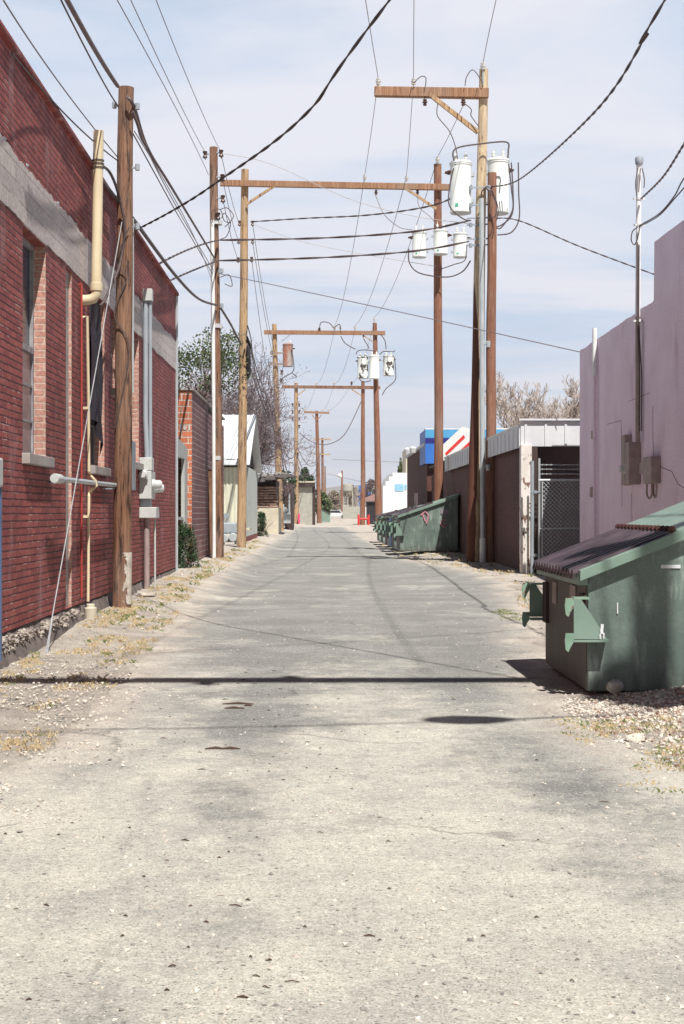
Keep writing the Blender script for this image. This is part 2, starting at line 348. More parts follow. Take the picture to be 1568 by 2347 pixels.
# ground and road
def groundmat(name, road):
    m, t, b = newmat(name); c = N(t, 'ShaderNodeTexCoord'); o = c.outputs['Object']
    s = N(t, 'ShaderNodeSeparateXYZ'); L(t, o, s.inputs[0])
    X, Y = s.outputs[0], s.outputs[1]
    def gray(v):
        cr = N(t, 'ShaderNodeCombineColor')
        for i in range(3): L(t, v, cr.inputs[i])
        return cr.outputs[0]
    wob = MT(t, 'MULTIPLY_ADD', NZ(t, o, .9, 8, .68), 2.0, -1.0)
    wob2 = MT(t, 'MULTIPLY_ADD', NZ(t, o, .30, 3, .5), 2.0, -1.0)
    grey = MIX(t, RNG(t, NZ(t, o, 1.1, 8, .65), .35, .65), (.235, .238, .228), (.315, .317, .302))
    dust = MIX(t, RNG(t, NZ(t, o, 2.0, 6, .65), .35, .65), (.67, .65, .565), (.55, .54, .48))
    g = MT(t, 'ADD', RNG(t, Y, 4.0, 15., .74, -.16, 'LINEAR'), MT(t, 'ADD', MT(t, 'MULTIPLY', wob, 1.0), MT(t, 'ADD', MT(t, 'MULTIPLY', wob2, .75), MT(t, 'MULTIPLY_ADD', NZ(t, o, 6, 8, .8), 1.0, -.5))))
    lane = MT(t, 'ADD', MT(t, 'MULTIPLY', NZ(t, o, .5, 3, .5), .5), -.25)
    for lx, lw in ((-.42, .38), (1.15, .45)):
        dx = MT(t, 'ABSOLUTE', MT(t, 'ADD', MT(t, 'SUBTRACT', X, lx), lane))
        g = MT(t, 'SUBTRACT', g, RNG(t, dx, .06, lw, .26, 0))
    dm = RNG(t, g, -.15, .6)
    asph = MIX(t, dm, grey, dust)
    vm = N(t, 'ShaderNodeMapping'); L(t, o, vm.inputs[0]); vm.inputs['Scale'].default_value = (1, .3, 1); vm.inputs['Location'].default_value = (3, 1, 0)
    oil = RNG(t, NZ(t, vm.outputs[0], 1.5, 7, .65), .57, .74, 0, .55)
    asph = MIX(t, oil, asph, (.23, .225, .22))
    dirt = MIX(t, RNG(t, NZ(t, o, 3.0, 8, .68), .38, .62), (.56, .505, .44), (.40, .355, .315))
    dirt = MIX(t, RNG(t, NZ(t, o, 1.2, 7, .65), .45, .65, 0, .85), dirt, (.62, .575, .50))
    dirt = MIX(t, RNG(t, NZ(t, o, 8, 7, .7), .60, .70, 0, .7), dirt, (.50, .39, .22))
    # settled dust replaces dirt near the wide mouth of the alley
    dirt = MIX(t, RNG(t, MT(t, 'ADD', Y, MT(t, 'MULTIPLY', wob, 2.5)), 6.2, 9.0, .95, .0), dirt, MIX(t, oil, dust, (.36, .345, .32)))
    if road:
        at = N(t, 'ShaderNodeAttribute', attribute_name='edge')
        e = MT(t, 'ADD', at.outputs['Fac'], MT(t, 'ADD', MT(t, 'MULTIPLY', wob, .55), MT(t, 'MULTIPLY', MT(t, 'SUBTRACT', NZ(t, o, 7, 8, .75), .5), .9)))
        cl_ = MIX(t, RNG(t, e, .02, .62), dirt, asph)
    else:
        cl_ = dirt
    if road:
        dv = N(t, 'ShaderNodeVectorMath', operation='MULTIPLY_ADD'); nz_ = N(t, 'ShaderNodeTexNoise'); L(t, o, nz_.inputs[0]); nz_.inputs['Scale'].default_value = 1.6; nz_.inputs['Detail'].default_value = 7
        L(t, nz_.outputs[1], dv.inputs[0]); dv.inputs[1].default_value = (1.1, 1.1, 0); L(t, o, dv.inputs[2])
        cv = N(t, 'ShaderNodeTexVoronoi', feature='DISTANCE_TO_EDGE'); L(t, dv.outputs[0], cv.inputs['Vector']); cv.inputs['Scale'].default_value = .42
        ck = MT(t, 'MULTIPLY', RNG(t, cv.outputs['Distance'], .002, .010, .5, 0), RNG(t, NZ(t, o, .45, 3, .5), .46, .58))
        cl_ = MIX(t, ck, cl_, (.13, .12, .115))
    for sc, thr, a_, f in ((26, .16, .75, .80), (55, .22, .75, .62), (110, .28, .7, .5)):
        v = N(t, 'ShaderNodeTexVoronoi'); L(t, o, v.inputs['Vector']); v.inputs['Scale'].default_value = sc; v.inputs['Randomness'].default_value = 1
        k = RNG(t, v.outputs['Distance'], thr, thr+.14, 1, 0)
        sp_ = N(t, 'ShaderNodeSeparateColor'); L(t, v.outputs['Color'], sp_.inputs[0])
        pick = RNG(t, sp_.outputs[0], f, f+.05)
        pc = MIX(t, RNG(t, sp_.outputs[1], .2, .8), (.15, .14, .135), (.74, .71, .65))
        cl_ = MIX(t, MT(t, 'MULTIPLY', MT(t, 'MULTIPLY', k, pick), a_), cl_, pc)
    cl_ = MIX(t, 1., cl_, gray(RNG(t, NZ(t, o, 130, 3, .75), .28, .72, .72, 1.24)), 'MULTIPLY')
    cl_ = MIX(t, 1., cl_, gray(RNG(t, NZ(t, o, 38, 5, .8), .3, .7, .80, 1.16)), 'MULTIPLY')
    L(t, cl_, b.inputs['Base Color']); b.inputs['Roughness'].default_value = .95; b.inputs['Specular IOR Level'].default_value = .2
    hgt = MT(t, 'ADD', NZ(t, o, 70, 6, .8), MT(t, 'MULTIPLY', NZ(t, o, 11, 6, .65), .8))
    BUMP(t, b, hgt, .8 if road else 1., .016 if road else .022)
    return m
M['ground'] = groundmat('dry_gravelly_dirt', False)
M['road'] = groundmat('worn_dusty_asphalt', True)
M['street'] = mat('pale_concrete_street', (.55, .52, .46), (.46, .43, .38), .6, .9)
M['hill'] = mat('dry_hillside', (.32, .29, .27), (.24, .22, .2), .01, .95)

# ================================================================ SETTING
def gridmesh(name, xs, ys, fn, m, label=None):
    b = MB(); v = [(x, y, fn(x, y)) for y in ys for x in xs]; n = len(xs)
    f = [(j*n+i, j*n+i+1, (j+1)*n+i+1, (j+1)*n+i) for j in range(len(ys)-1) for i in range(n-1)]
    b.add(v, f, True); return tag(b.build(name, m, fix=False), kind='structure')
def rng(a, b, n): return [a+(b-a)*i/n for i in range(n+1)]
xs = [-2500, -800, -250, -80, -30, -12, -7] + rng(-4.5, 6, 105) + [7.5, 12, 30, 80, 250, 800, 2500]
ys = [-300, -60, -15, 0] + rng(2.5, 20, 175) + rng(20.5, 40, 60) + rng(41, 80, 40) + rng(84, 200, 30) + [220, 240, 260, 280, 300, 400, 700, 1200, 2200, 4200]
gridmesh('ground', xs, ys, gz, M['ground'])
def lerpt(tab, y):
    for (a, va), (b, vb) in zip(tab, tab[1:]):
        if y <= b: return va+(vb-va)*max(0, (y-a))/(b-a)
    return tab[-1][1]
LE = [(0, -2.3), (5, -2.0), (8.6, -1.6), (12, -1.65), (16, -1.8), (25, -2.15), (35, -2.25), (80, -2.2), (130, -2.2)]
RE = [(0, 2.9), (6, 2.3), (8.6, 1.75), (10, 1.7), (13, 2.1), (20, 2.9), (27, 3.6), (33, 3.3), (40, 2.6), (80, 2.3), (130, 2.3)]
b = MB(); yy = rng(-8, 20, 230)+rng(20.3, 60, 130)+rng(61, 128, 67); NXR = 44
vv = []
for y in yy:
    l = lerpt(LE, y)+.16*mn.noise(Vector((1, y*1.4, 0)))+.09*mn.noise(Vector((9, y*5, 0)))+.04*mn.noise(Vector((9, y*17, 0)))
    r = lerpt(RE, y)+.20*mn.noise(Vector((4, y*1.1, 3)))+.10*mn.noise(Vector((7, y*5, 0)))+.04*mn.noise(Vector((3, y*17, 0)))
    for i in range(NXR+1):
        x = l+(r-l)*i/NXR; e = min(i, NXR-i)
        vv.append((x, y, gz(x, y)+(.012 if e > 0 else -.006)))
n = NXR+1
b.add(vv, [(j*n+i, j*n+i+1, (j+1)*n+i+1, (j+1)*n+i) for j in range(len(yy)-1) for i in range(n-1)], True)
ro = tag(b.build('road', M['road'], fix=False), kind='structure')
at = ro.data.attributes.new('edge', 'FLOAT', 'POINT')
for j in range(len(yy)):
    l_, r_x = vv[j*n][0], vv[j*n+NXR][0]
    for i in range(n): at.data[j*n+i].value = min(vv[j*n+i][0]-l_, r_x-vv[j*n+i][0])
b = MB(); b.box(-60, 60, 131, 141, -.2, .03)
tag(b.build('cross_street', M['street']), kind='structure')
# hills
b = MB(); hx = rng(-1600, 1600, 80); v = []
for j, y in enumerate((1700, 1900, 2150, 2500)):
    for x in hx:
        a = x/y
        h = 20+13*mn.noise(Vector((x*.0022, 3, 0)))+9*mn.noise(Vector((x*.008, 1, 0)))+14*math.exp(-((x-40)/260.)**2)
        v.append((x, y, [-2, h*.45, h*.8, h*1.25][j]))
n = len(hx); b.add(v, [(j*n+i, j*n+i+1, (j+1)*n+i+1, (j+1)*n+i) for j in range(3) for i in range(n-1)], True)
tag(b.build('hills', M['hill'], fix=False), kind='structure')

# ================================================================ LEFT BRICK BUILDING
XW = -2.85
def wall_face(xf, xb, y0, y1, z0, z1, holes):
    b = MB()
    ys = sorted({y0, y1, *[h[0] for h in holes], *[h[1] for h in holes]}); zs = sorted({z0, z1, *[h[2] for h in holes], *[h[3] for h in holes]})
    def hole(y, z):
        for h in holes:
            if h[0] < y < h[1] and h[2] < z < h[3]: return True
        return False
    for a, c in zip(ys, ys[1:]):
        for d, e in zip(zs, zs[1:]):
            if not hole((a+c)/2, (d+e)/2): b.quad((xf, a, d), (xf, c, d), (xf, c, e), (xf, a, e))
    for h in holes:
        a, c, d, e = h[:4]; xr = xb
        b.quad((xf, a, d), (xr, a, d), (xr, c, d), (xf, c, d)); b.quad((xf, a, e), (xf, c, e), (xr, c, e), (xr, a, e))
        b.quad((xf, a, d), (xf, a, e), (xr, a, e), (xr, a, d))
    b.quad((xf, y0, z1), (xf, y1, z1), (xb, y1, z1), (xb, y0, z1)); b.quad((xf, y0, z0), (xf, y0, z1), (xb, y0, z1), (xb, y0, z0))
    b.quad((xf, y1, z0), (xb, y1, z0), (xb, y1, z1), (xf, y1, z1))
    return b
ROOT = thing('brick_building', 'long oxblood painted brick building with concrete band and sash windows, at the alley corner', 'building', (XW, 16, 0))
W1 = (13.73, 14.88, 1.93, 4.11); W2 = (17.70, 18.90, 1.94, 4.11); W3 = (19.45, 20.35, 3.04, 4.11); W4 = (21.35, 22.45, 2.12, 4.11)
SL = (16.05, 16.42, .05, 4.10)
W0 = (9.3, 10.45, 1.93, 4.11)
holes = [W1, W2, W3, W4, W0]
wb = wall_face(XW, XW-.25, 3.0, 28.2, .29, 5.60, holes+[(SL[0], SL[1], .29, SL[3])])
wb.build('wall', M['brick'], ROOT, fix=False)
# bare brick far jambs
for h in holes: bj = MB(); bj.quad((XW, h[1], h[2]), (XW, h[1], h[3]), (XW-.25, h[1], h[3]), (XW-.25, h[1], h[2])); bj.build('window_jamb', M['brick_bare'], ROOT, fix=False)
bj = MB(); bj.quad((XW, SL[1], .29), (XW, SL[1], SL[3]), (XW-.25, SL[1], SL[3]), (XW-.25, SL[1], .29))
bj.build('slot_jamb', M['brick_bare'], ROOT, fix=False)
b = MB(); b.box(-9.5, XW-.26, 3.02, 28.18, -.1, 5.30); b.build('rear_mass', M['roof_tar'], ROOT)
b = MB(); b.box(XW-.30, XW+.055, 2.97, 28.24, 5.603, 5.665); b.build('coping', M['brick'], ROOT, bevel=.008)
# concrete band with ragged edges
b = MB(); ysb = rng(3.0, 28.2, 420); top = []; bot = []
for y in ysb:
    t_ = 4.69+.05*mn.noise(Vector((y*.9, 0, 0)))+.035*mn.noise(Vector((y*5, 2, 0)))+.02*mn.noise(Vector((y*19, 4, 0)))
    u_ = 4.13+.035*mn.noise(Vector((y*1.1, 7, 0)))+.02*mn.noise(Vector((y*7, 9, 0)))
    for h in holes:
        if h[0]-.03 < y < h[1]+.03: u_ = 4.115
    top.append((y, t_)); bot.append((y, u_))
xo = XW+.012
for i in range(len(ysb)-1):
    b.quad((xo, bot[i][0], bot[i][1]), (xo, bot[i+1][0], bot[i+1][1]), (xo, top[i+1][0], top[i+1][1]), (xo, top[i][0], top[i][1]))
    b.quad((xo, top[i][0], top[i][1]), (xo, top[i+1][0], top[i+1][1]), (XW, top[i+1][0], top[i+1][1]), (XW, top[i][0], top[i][1]))
    b.quad((XW, bot[i][0], bot[i][1]), (XW, bot[i+1][0], bot[i+1][1]), (xo, bot[i+1][0], bot[i+1][1]), (xo, bot[i][0], bot[i][1]))
mband = brickmat('board_marked_concrete', (.66, .59, .565), (.56, .50, .48), (.34, .28, .27), (.74, .69, .65), w=2.6, h=.165, ms=.006, fade=(.42, .37, .37), fadeamt=.5, bump=.35)
b.build('concrete_band', mband, ROOT, fix=False)
# slot with grey infill
b = MB(); b.box(XW-.20, XW-.035, SL[0]+.001, SL[1]-.001, .02, SL[3]); b.build('recessed_strip', M['concrete'], ROOT)
# foundation and crumbling plaster
b = MB(); v = []; ysb = rng(3, 28.2, 260)
for j, (x, z) in enumerate(((XW-.03, .288), (XW-.005, .25), (XW+.04, .14), (XW+.09, .02), (XW+.14, -.15))):
    for y in ysb: v.append((x+.03*mn.noise(Vector((y*4, z*8, 0))), y, z+(0 if j == 0 else .03*mn.noise(Vector((y*3, z*9, 4))))))
n = len(ysb); b.add(v, [(j*n+i, j*n+i+1, (j+1)*n+i+1, (j+1)*n+i) for j in range(4) for i in range(n-1)], True)
b.build('foundation', M['concrete_dark'], ROOT, fix=False)
def stone(b, c, r, flat=.7, n=1):
    c = Vector(c); q = Vector((random.uniform(-1,1), random.uniform(-1,1), random.uniform(-1,1))).normalized()
    from mathutils import Quaternion
    rot = Quaternion(q, random.uniform(0, 6))
    pts = [Vector(p) for p in ((1,0,0),(-1,0,0),(0,1,0),(0,-1,0),(0,0,1),(0,0,-1))]
    pts = [rot @ (p*random.uniform(.6, 1.1)*r) for p in pts]
    for p in pts: p.z *= flat
    b.add([c+p for p in pts], [(0,2,4),(2,1,4),(1,3,4),(3,0,4),(2,0,5),(1,2,5),(3,1,5),(0,3,5)])
def lump(b, c, r, flat=.7, seed=0, n=10, m=7, amp=.28):
    c = Vector(c); vs = []; fs = []
    for j in range(m+1):
        th = math.pi*j/m
        for k in range(n):
            ph = 2*math.pi*k/n; d = Vector((math.sin(th)*math.cos(ph), math.sin(th)*math.sin(ph), math.cos(th)))
            q = 1+amp*mn.noise(d*1.6+Vector((seed, seed*2, 0)))*1.6
            p = d*r*q; p.z *= flat; vs.append(c+p)
    for j in range(m):
        for k in range(n): fs.append((j*n+k, (j+1)*n+k, (j+1)*n+(k+1) % n, j*n+(k+1) % n))
    b.add(vs, fs)
b = MB()
for i in range(240):
    y = random.uniform(11.8, 15.2)+random.random()**3*2; lump(b, (XW+.035+random.uniform(-.02, .02), y, .20+random.uniform(-.07, .05)), random.uniform(.008, .034), .8, i, 7, 5, .5)
tag(b.build('crumbled_plaster', M['plaster_dirty'], ROOT, fix=False), kind='stuff')
# windows
def window(h, rows, lowpane=False, proud=.12):
    y0, y1, z0, z1 = h[:4]; x = XW-proud; fw = .05
    wroot = MB(); 
    wroot.box(x-.04, x, y0, y0+fw, z0, z1); wroot.box(x-.04, x, y1-fw, y1, z0, z1)
    wroot.box(x-.04, x, y0+fw, y1-fw, z1-fw, z1); wroot.box(x-.04, x, y0+fw, y1-fw, z0, z0+fw)
    zm = (z0+z1)/2; wroot.box(x-.045, x+.012, y0+fw, y1-fw, zm-.03, zm+.03)
    ym = (y0+y1)/2; wroot.box(x-.035, x-.005, ym-.012, ym+.012, z0+fw, zm-.03)
    for k in range(1, rows):
        z = z0+(zm-z0)*k/rows; wroot.box(x-.035, x-.006, y0+fw, ym-.012, z-.012, z+.012); wroot.box(x-.035, x-.006, ym+.012, y1-fw, z-.012, z+.012)
    wo = wroot.build('window', M['frame_grey'], ROOT)
    p = MB(); p.box(x-.05, x-.042, y0+.001, y1-.001, zm, z1-.001); p.build('upper_pane', M['glass'], wo)
    p = MB(); p.box(x-.03, x-.022, y0+fw, y1-fw, z0+fw, zm-.03); p.build('lower_pane', M['glass_pale'] if lowpane else M['glass'], wo)
    s = MB(); s.box(XW-.24, XW+.075, y0-.03, y1+.10, z0-.10, z0+.002); s.build('sill', M['concrete'], wo, bevel=.006)
window(W1, 3, True); window(W2, 2); window(W3, 2); window(W4, 2); window(W0, 3)
# corner strip
b = MB(); b.box(XW-.02, XW+.035, 28.20, 28.26, .15, 5.6); b.box(XW+.003, XW+.02, 28.10, 28.2, .15, 5.6); b.build('corner_strip', M['galv'], ROOT)
# anchor plates on the wall
for px, py in ((9, 318), (61, 379), (132, 465), (173, 513)):
    Z = -XW*F/(UX-px); q = P(px, py, Z); b = MB(); b.lathe([(.022, 0), (.022, .008), (.009, .010), (.009, .022)], (XW, q.y, q.z), 8, 'x'); b.build('anchor_plate', M['galv_blue'], ROOT)

# tarp hanging in W2
b = MB(); nn_ = 14; v = []
for j in range(nn_+1):
    for i in range(7):
        s_ = i/6; z = 4.1-(1.55+.45*s_**2)*j/nn_; y = 17.72+.12+1.0*s_*(1-.15*j/nn_)
        v.append((XW-.06+.05*math.sin(i*2.1+j*.25)+.05*(j/nn_)**2, y, z))
b.add(v, [(j*7+i, j*7+i+1, (j+1)*7+i+1, (j+1)*7+i) for j in range(nn_) for i in range(6)], True)
o = b.build('tarp', M['tar'], loc=(XW-.06, 18.2, 2.1), fix=False); tag(o, 'torn black plastic sheet hanging in the wall window left of the near pole', 'tarp')

# ---- things on the wall
def pw(px, py, x=XW+.04):   # point of the wall face (or a plane parallel to it) seen at that pixel
    Z = -x*F/(UX-px); return P(px, py, Z)
def simple(name, b, m, label, cat, loc, group=None, bevel=0, fix=True):
    return tag(b.build(name, m, loc=loc, bevel=bevel, fix=fix), label, cat, group)
# cream big mast
b = MB(); X2 = XW+.16
q0 = pw(221, 668, X2); q1 = P(226, 300, q0.y)
r_ = .062
pts = [Vector((XW-.02, q0.y, q0.z-.10)), Vector((XW+.05, q0.y, q0.z-.10)), Vector((XW+.12, q0.y, q0.z-.085)), Vector((X2, q0.y, q0.z-.03)), Vector((X2, q0.y, q0.z+.06)), Vector((q1.x, q1.y, q1.z))]
root = thing('vent_mast', 'thick cream pipe standing up the brick wall with an elbow at its foot', 'pipe', (X2, q0.y, q0.z))
b.tube(pts, r_, 16); b.build('pipe', M['cream'], root)
b = MB(); b.lathe([(r_+.012, -.03), (r_+.014, 0), (r_+.012, .06), (r_, .065)], (X2, q0.y, q0.z+.04), 16); b.build('elbow_collar', M['cream'], root)
b = MB()
for dz in (0, .045, .085): b.lathe([(r_+.012, 0), (r_+.012, .012)], P(225, 385, q0.y)+Vector((0, 0, dz)), 14)
b.build('cable_lashing', M['cable'], root)
# red pipe
a = pw(188, 650); c = pw(189, 1368)
b = MB(); b.tube([(XW+.035, a.y, a.z), (XW+.035, a.y, 2.4), (XW+.035, a.y, c.z)], .013, 8)
b.tube([(XW-.01, a.y, a.z-.02), (XW+.035, a.y, a.z-.0)], .013, 8)
simple('riser_pipe', b, M['red_pipe'], 'thin red pipe running down the brick wall', 'pipe', (XW+.035, a.y, c.z))
# cream thin pipe with offset
b = MB(); X3 = XW+.06
l = [pw(200, 724, X3), pw(203, 900, X3), pw(204, 1080, X3), pw(208, 1090, X3), pw(221, 1104, X3+.14), pw(221, 1112, X3+.14), pw(207, 1126, X3), pw(204, 1136, X3), pw(202, 1378, X3)]
l = [Vector((XW-.01, l[0].y-.0, l[0].z-.01))]+l; b.tube(l, .017, 8)
for zz_ in (1.3, 2.6): b.box(XW, X3, l[2].y-.02, l[2].y+.02, zz_, zz_+.03)
simple('gas_riser', b, M['cream'], 'thin cream pipe on the brick wall stepping round a horizontal pipe', 'pipe', l[-1])
# horizontal grey pipe
b = MB(); X4 = XW+.17; a = pw(126, 1096, X4); c = pw(262, 1108, X4)
root = thing('horizontal_pipe', 'grey horizontal pipe with white end cap along the brick wall', 'pipe', a)
b.tube([(X4, a.y+.25, a.z), (X4, c.y+.3, a.z+.01), (X4-.02, c.y+.5, a.z+.01), (XW-.01, c.y+.55, a.z+.01)], .028, 10); b.build('pipe', M['galv'], root)
b = MB(); b.lathe([(.045, -.03), (.05, 0), (.05, .26), (.04, .30)], (X4, a.y, a.z), 14, 'y'); b.build('end_cap', M['meter_grey'], root)
b = MB(); b.lathe([(.045, 0), (.045, .1)], (X4, a.y+.31, a.z-.005), 6, 'y'); b.build('union_nut', M['galv_blue'], root)
for yb_ in (a.y+.6, c.y+.1): b = MB(); b.beam((XW, yb_, a.z-.035), (X4, yb_, a.z-.035), .012, .012); b.build('bracket', M['galv_blue'], root)
# electric service left wall
zc = 22.5; root = thing('electric_service', 'grey electric meter boxes under twin conduits on the brick wall', 'meter box', (XW, zc, .2))
def X_(px, Z=None): return (px-UX)*(Z or zc)/F
def Z_(py, Z=None): return EYE-(py-VY)*(Z or zc)/F
for px0, rr in ((332, .040), (343, .028)):
    b = MB(); b.tube([(X_(px0), zc+.1, Z_(680)), (X_(px0), zc+.1, Z_(960)), (X_(px0+(4 if px0 < 340 else 1)), zc+.1, Z_(1055))], rr, 12); b.build('conduit', M['galv_blue'], root)
def gb_(nm, px0, px1, py0, py1, ya, yb, m=None, x0=None): b = MB(); b.box(X_(px0) if x0 is None else x0, X_(px1), zc+ya, zc+yb, Z_(py1), Z_(py0)); b.build(nm, m or M['meter_grey'], root, bevel=.01)
gb_('weather_box', 326, 348, 660, 688, .03, .2); gb_('junction_box', 330, 348, 1048, 1078, 0, .3, x0=XW)
gb_('meter_cabinet', 320, 347, 1079, 1143, 0, .55, x0=XW); gb_('gutter_box', 320, 358, 1162, 1187, .0, .45, x0=XW); gb_('bus_link', 326, 343, 1143.5, 1161.5, .1, .3, M['galv_blue'], XW)
for dy, py_ in ((.16, 1110), (.42, 1118)):
    b = MB(); b.lathe([(.085, 0), (.085, .04), (.072, .045), (.07, .12), (.045, .15)], (X_(347)+.001, zc+dy, Z_(py_, zc+dy)), 18, 'x'); b.build('meter', M['meter_glass'], root)
b = MB(); b.lathe([(.07, 0), (.07, -.03), (.06, -.035), (.05, -.10)], (XW+.07, zc-.06, Z_(1087)), 16, 'y'); b.box(XW, XW+.14, zc-.06, zc-.002, Z_(1098), Z_(1076)); b.build('meter', M['meter_glass'], root)
b = MB(); b.tube([(X_(352), zc+.2, Z_(1187)), (X_(352), zc+.2, .05)], .014, 8); b.build('ground_conduit', M['meter_grey'], root)
b = MB(); b.tube([(X_(334), zc+.15, Z_(1187)), (X_(334), zc+.15, .05)], .045, 10); b.build('feed_conduit', M['meter_dim'], root)
# narrow cabinet beside the near pole
b = MB(); p = pw(301, 1122, XW+.1); q = pw(313, 1012, XW+.1); b.box(XW, XW+.09, p.y, q.y, p.z, p.z+.72)
b.tube([(XW+.05, p.y+.1, p.z+.72), (XW+.05, p.y+.1, p.z+2.1)], .015, 8)
simple('breaker_cabinet', b, M['galv_blue'], 'slim grey cabinet on the brick wall just right of the near pole', 'meter box', (XW, p.y, p.z), bevel=.006)
# meter at the picture's left edge
b = MB(); root = thing('edge_meter', 'grey meter on a blue pipe at the left edge of the brick wall', 'meter box', (XW, 12.2, 0))
b.box(XW, XW+.14, 12.03, 12.27, 1.58, 1.83); b.build('box', M['meter_grey'], root, bevel=.02)
b = MB(); b.tube([(XW+.1, 12.26, 1.58), (XW+.1, 12.26, .1)], .03, 10); b.build('pipe', mat('blue_grey_pipe', (.10, .15, .26), rough=.5), root)

# ================================================================ WIRES
def lag(p, t):
    n = len(p); ts = [i/(n-1) for i in range(n)]
    # parameter by forward distance between the given points
    d = [0]
    for a, c in zip(p, p[1:]): d.append(d[-1]+(c-a).length)
    ts = [x/d[-1] for x in d]
    r = Vector((0, 0, 0))
    for i in range(n):
        k = 1
        for j in range(n):
            if j != i: k *= (t-ts[j])/(ts[i]-ts[j])
        r += p[i]*k
    return r
def sagc(a, c, s, n=24):
    return [a.lerp(c, i/n)-Vector((0, 0, 4*s*(i/n)*(1-i/n))) for i in range(n+1)]
def cat(p, n=10):
    o = []
    for i in range(len(p)-1):
        p0 = p[max(i-1, 0)]; p1 = p[i]; p2 = p[i+1]; p3 = p[min(i+2, len(p)-1)]
        for k in range(n):
            t = k/n; o.append(.5*((2*p1)+(p2-p0)*t+(2*p0-5*p1+4*p2-p3)*t*t+(3*p1-p0-3*p2+p3)*t**3))
    o.append(p[-1]); return o
def wire(label, pts, r, m='wire', twist=False, group=None, mode='lag', n=40, parent=None, name='overhead_wire', pitch=.55):
    pts = [Vector(p) for p in pts]
    path = [lag(pts, i/n) for i in range(n+1)] if mode == 'lag' else (cat(pts) if mode == 'cat' else pts)
    b = MB()
    if twist:
        Ln = sum((c-a).length for a, c in zip(path, path[1:])); m_ = int(Ln/pitch*9)
        # resample
        cum = [0]
        for a, c in zip(path, path[1:]): cum.append(cum[-1]+(c-a).length)
        res = []; j = 0
        for i in range(m_+1):
            s = cum[-1]*i/m_
            while j < len(cum)-2 and cum[j+1] < s: j += 1
            res.append((path[j].lerp(path[j+1], (s-cum[j])/(cum[j+1]-cum[j])), s))
        for ph in (0, math.pi):
            q = []
            for i, (p, s) in enumerate(res):
                d = (res[min(i+1, m_)][0]-res[max(i-1, 0)][0]).normalized(); x = d.cross(Vector((0,0,1))).normalized(); y = x.cross(d)
                a = 2*math.pi*s/pitch+ph; q.append(p+(x*math.cos(a)+y*math.sin(a))*r*.95)
            b.tube(q, r, 5)
    else: b.tube(path, r, 6)
    if parent is not None: return b.build(name, M[m], parent)
    o = b.build(name, M[m], loc=path[0]); return tag(o, label, 'wire', group or 'overhead wires along and across the alley')

# ================================================================ POLES
def pole_shaft(root, base, top, r0, r1, m, n=20, name='shaft', sides=16, below=.3):
    base = Vector(base); top = Vector(top); b = MB(); pts = []; rr = []
    d = base-top; base2 = base+d.normalized()*below
    for i in range(n+1):
        t = i/n; p = base2.lerp(top, t)
        p = p+Vector((mn.noise(Vector((t*4, base.x, 1)))*.02, mn.noise(Vector((t*4, base.x, 7)))*.02, 0))
        pts.append(p); rr.append((r0+(r1-r0)*t)*(1+.03*mn.noise(Vector((t*9, base.y, 0)))))
    b.tube(pts, rr, sides); return b.build(name, m, root, fix=False)
def insul(root, p, s=1., brown=False, down=False, name='insulator'):
    b = MB(); k = -1 if down else 1
    pr = [(.012, 0), (.012, .05), (.045, .055), (.05, .075), (.03, .085), (.03, .10), (.055, .105), (.06, .13), (.035, .14), (.032, .16), (.045, .165), (.045, .19), (.02, .2)]
    b.lathe([(r*s, z*s*k) for r, z in pr], p, 12); return b.build(name, M['porc_brown'] if brown else M['porcelain'], root, fix=False)
def spool(root, p, s=1.):
    b = MB(); b.lathe([(.04*s, -.07*s), (.055*s, -.06*s), (.03*s, -.01*s), (.03*s, .01*s), (.055*s, .06*s), (.04*s, .07*s)], p, 10)
    b.box(p[0]-.012, p[0]+.012, p[1]-.02, p[1]+.09, p[2]-.09*s, p[2]-.075*s); return b.build('spool_insulator', M['porc_brown'], root, fix=False)
# pole 1
b0 = P(278, 1405, 18.8); t0 = P(290, 200, 18.8)
p1 = thing('utility_pole', 'thick weathered brown pole with white painted foot, nearest to the camera by the brick wall', 'utility pole', b0)
pole_shaft(p1, b0, t0, .125, .10, M['wood_dark'])
b = MB()   # white peeling patch round the lower right
for j in range(52):
    for i in range(36):
        a0 = R(-82+i*2.4); a1 = a0+R(2.4); z0 = .12+j*.013; rr = .1285
        if mn.noise(Vector((i*.13, j*.13, 3)))*.9+mn.noise(Vector((i*.5, j*.5, 8)))*.35 < .62-i*.055-(.25 if j > 12 else 0)+(max(0, j-44)*.03): continue
        c0 = b0.lerp(t0, z0/6.9)
        def q(a, z, r=rr): return (c0.x+.004+r*math.cos(a), c0.y+r*math.sin(a), z+b0.z)
        b.quad(q(a0, z0), q(a1, z0), q(a1, z0+.013), q(a0, z0+.013))
b.build('painted_patch', M['plaster_white'], p1, fix=False)
for py, sd in ((243, -1), (246, 1), (520, 1), (385, 1)):
    q = P(290, py, 18.8); b = MB(); b.beam(q+Vector((0, 0, 0)), q+Vector((sd*.17, -.03, .0)), .02, .02); b.lathe([(.03, -.04), (.03, .04)], q+Vector((sd*.15, -.05, 0)), 8); b.build('wire_clamp', M['galv_blue'], p1)
b = MB(); g = cat([P(296, 520, 18.65), P(268, 600, 18.66), P(290, 640, 18.66), P(262, 720, 18.67), P(296, 800, 18.66), P(264, 980, 18.68)])
b.tube(g, .008, 6); b.build('climbing_cable', M['cable'], p1)
b = MB(); p = P(303, 700, 18.8); b.tube([P(304, 500, 18.85), P(304, 900, 18.85)], .018, 8); b.build('side_moulding', M['galv'], p1)
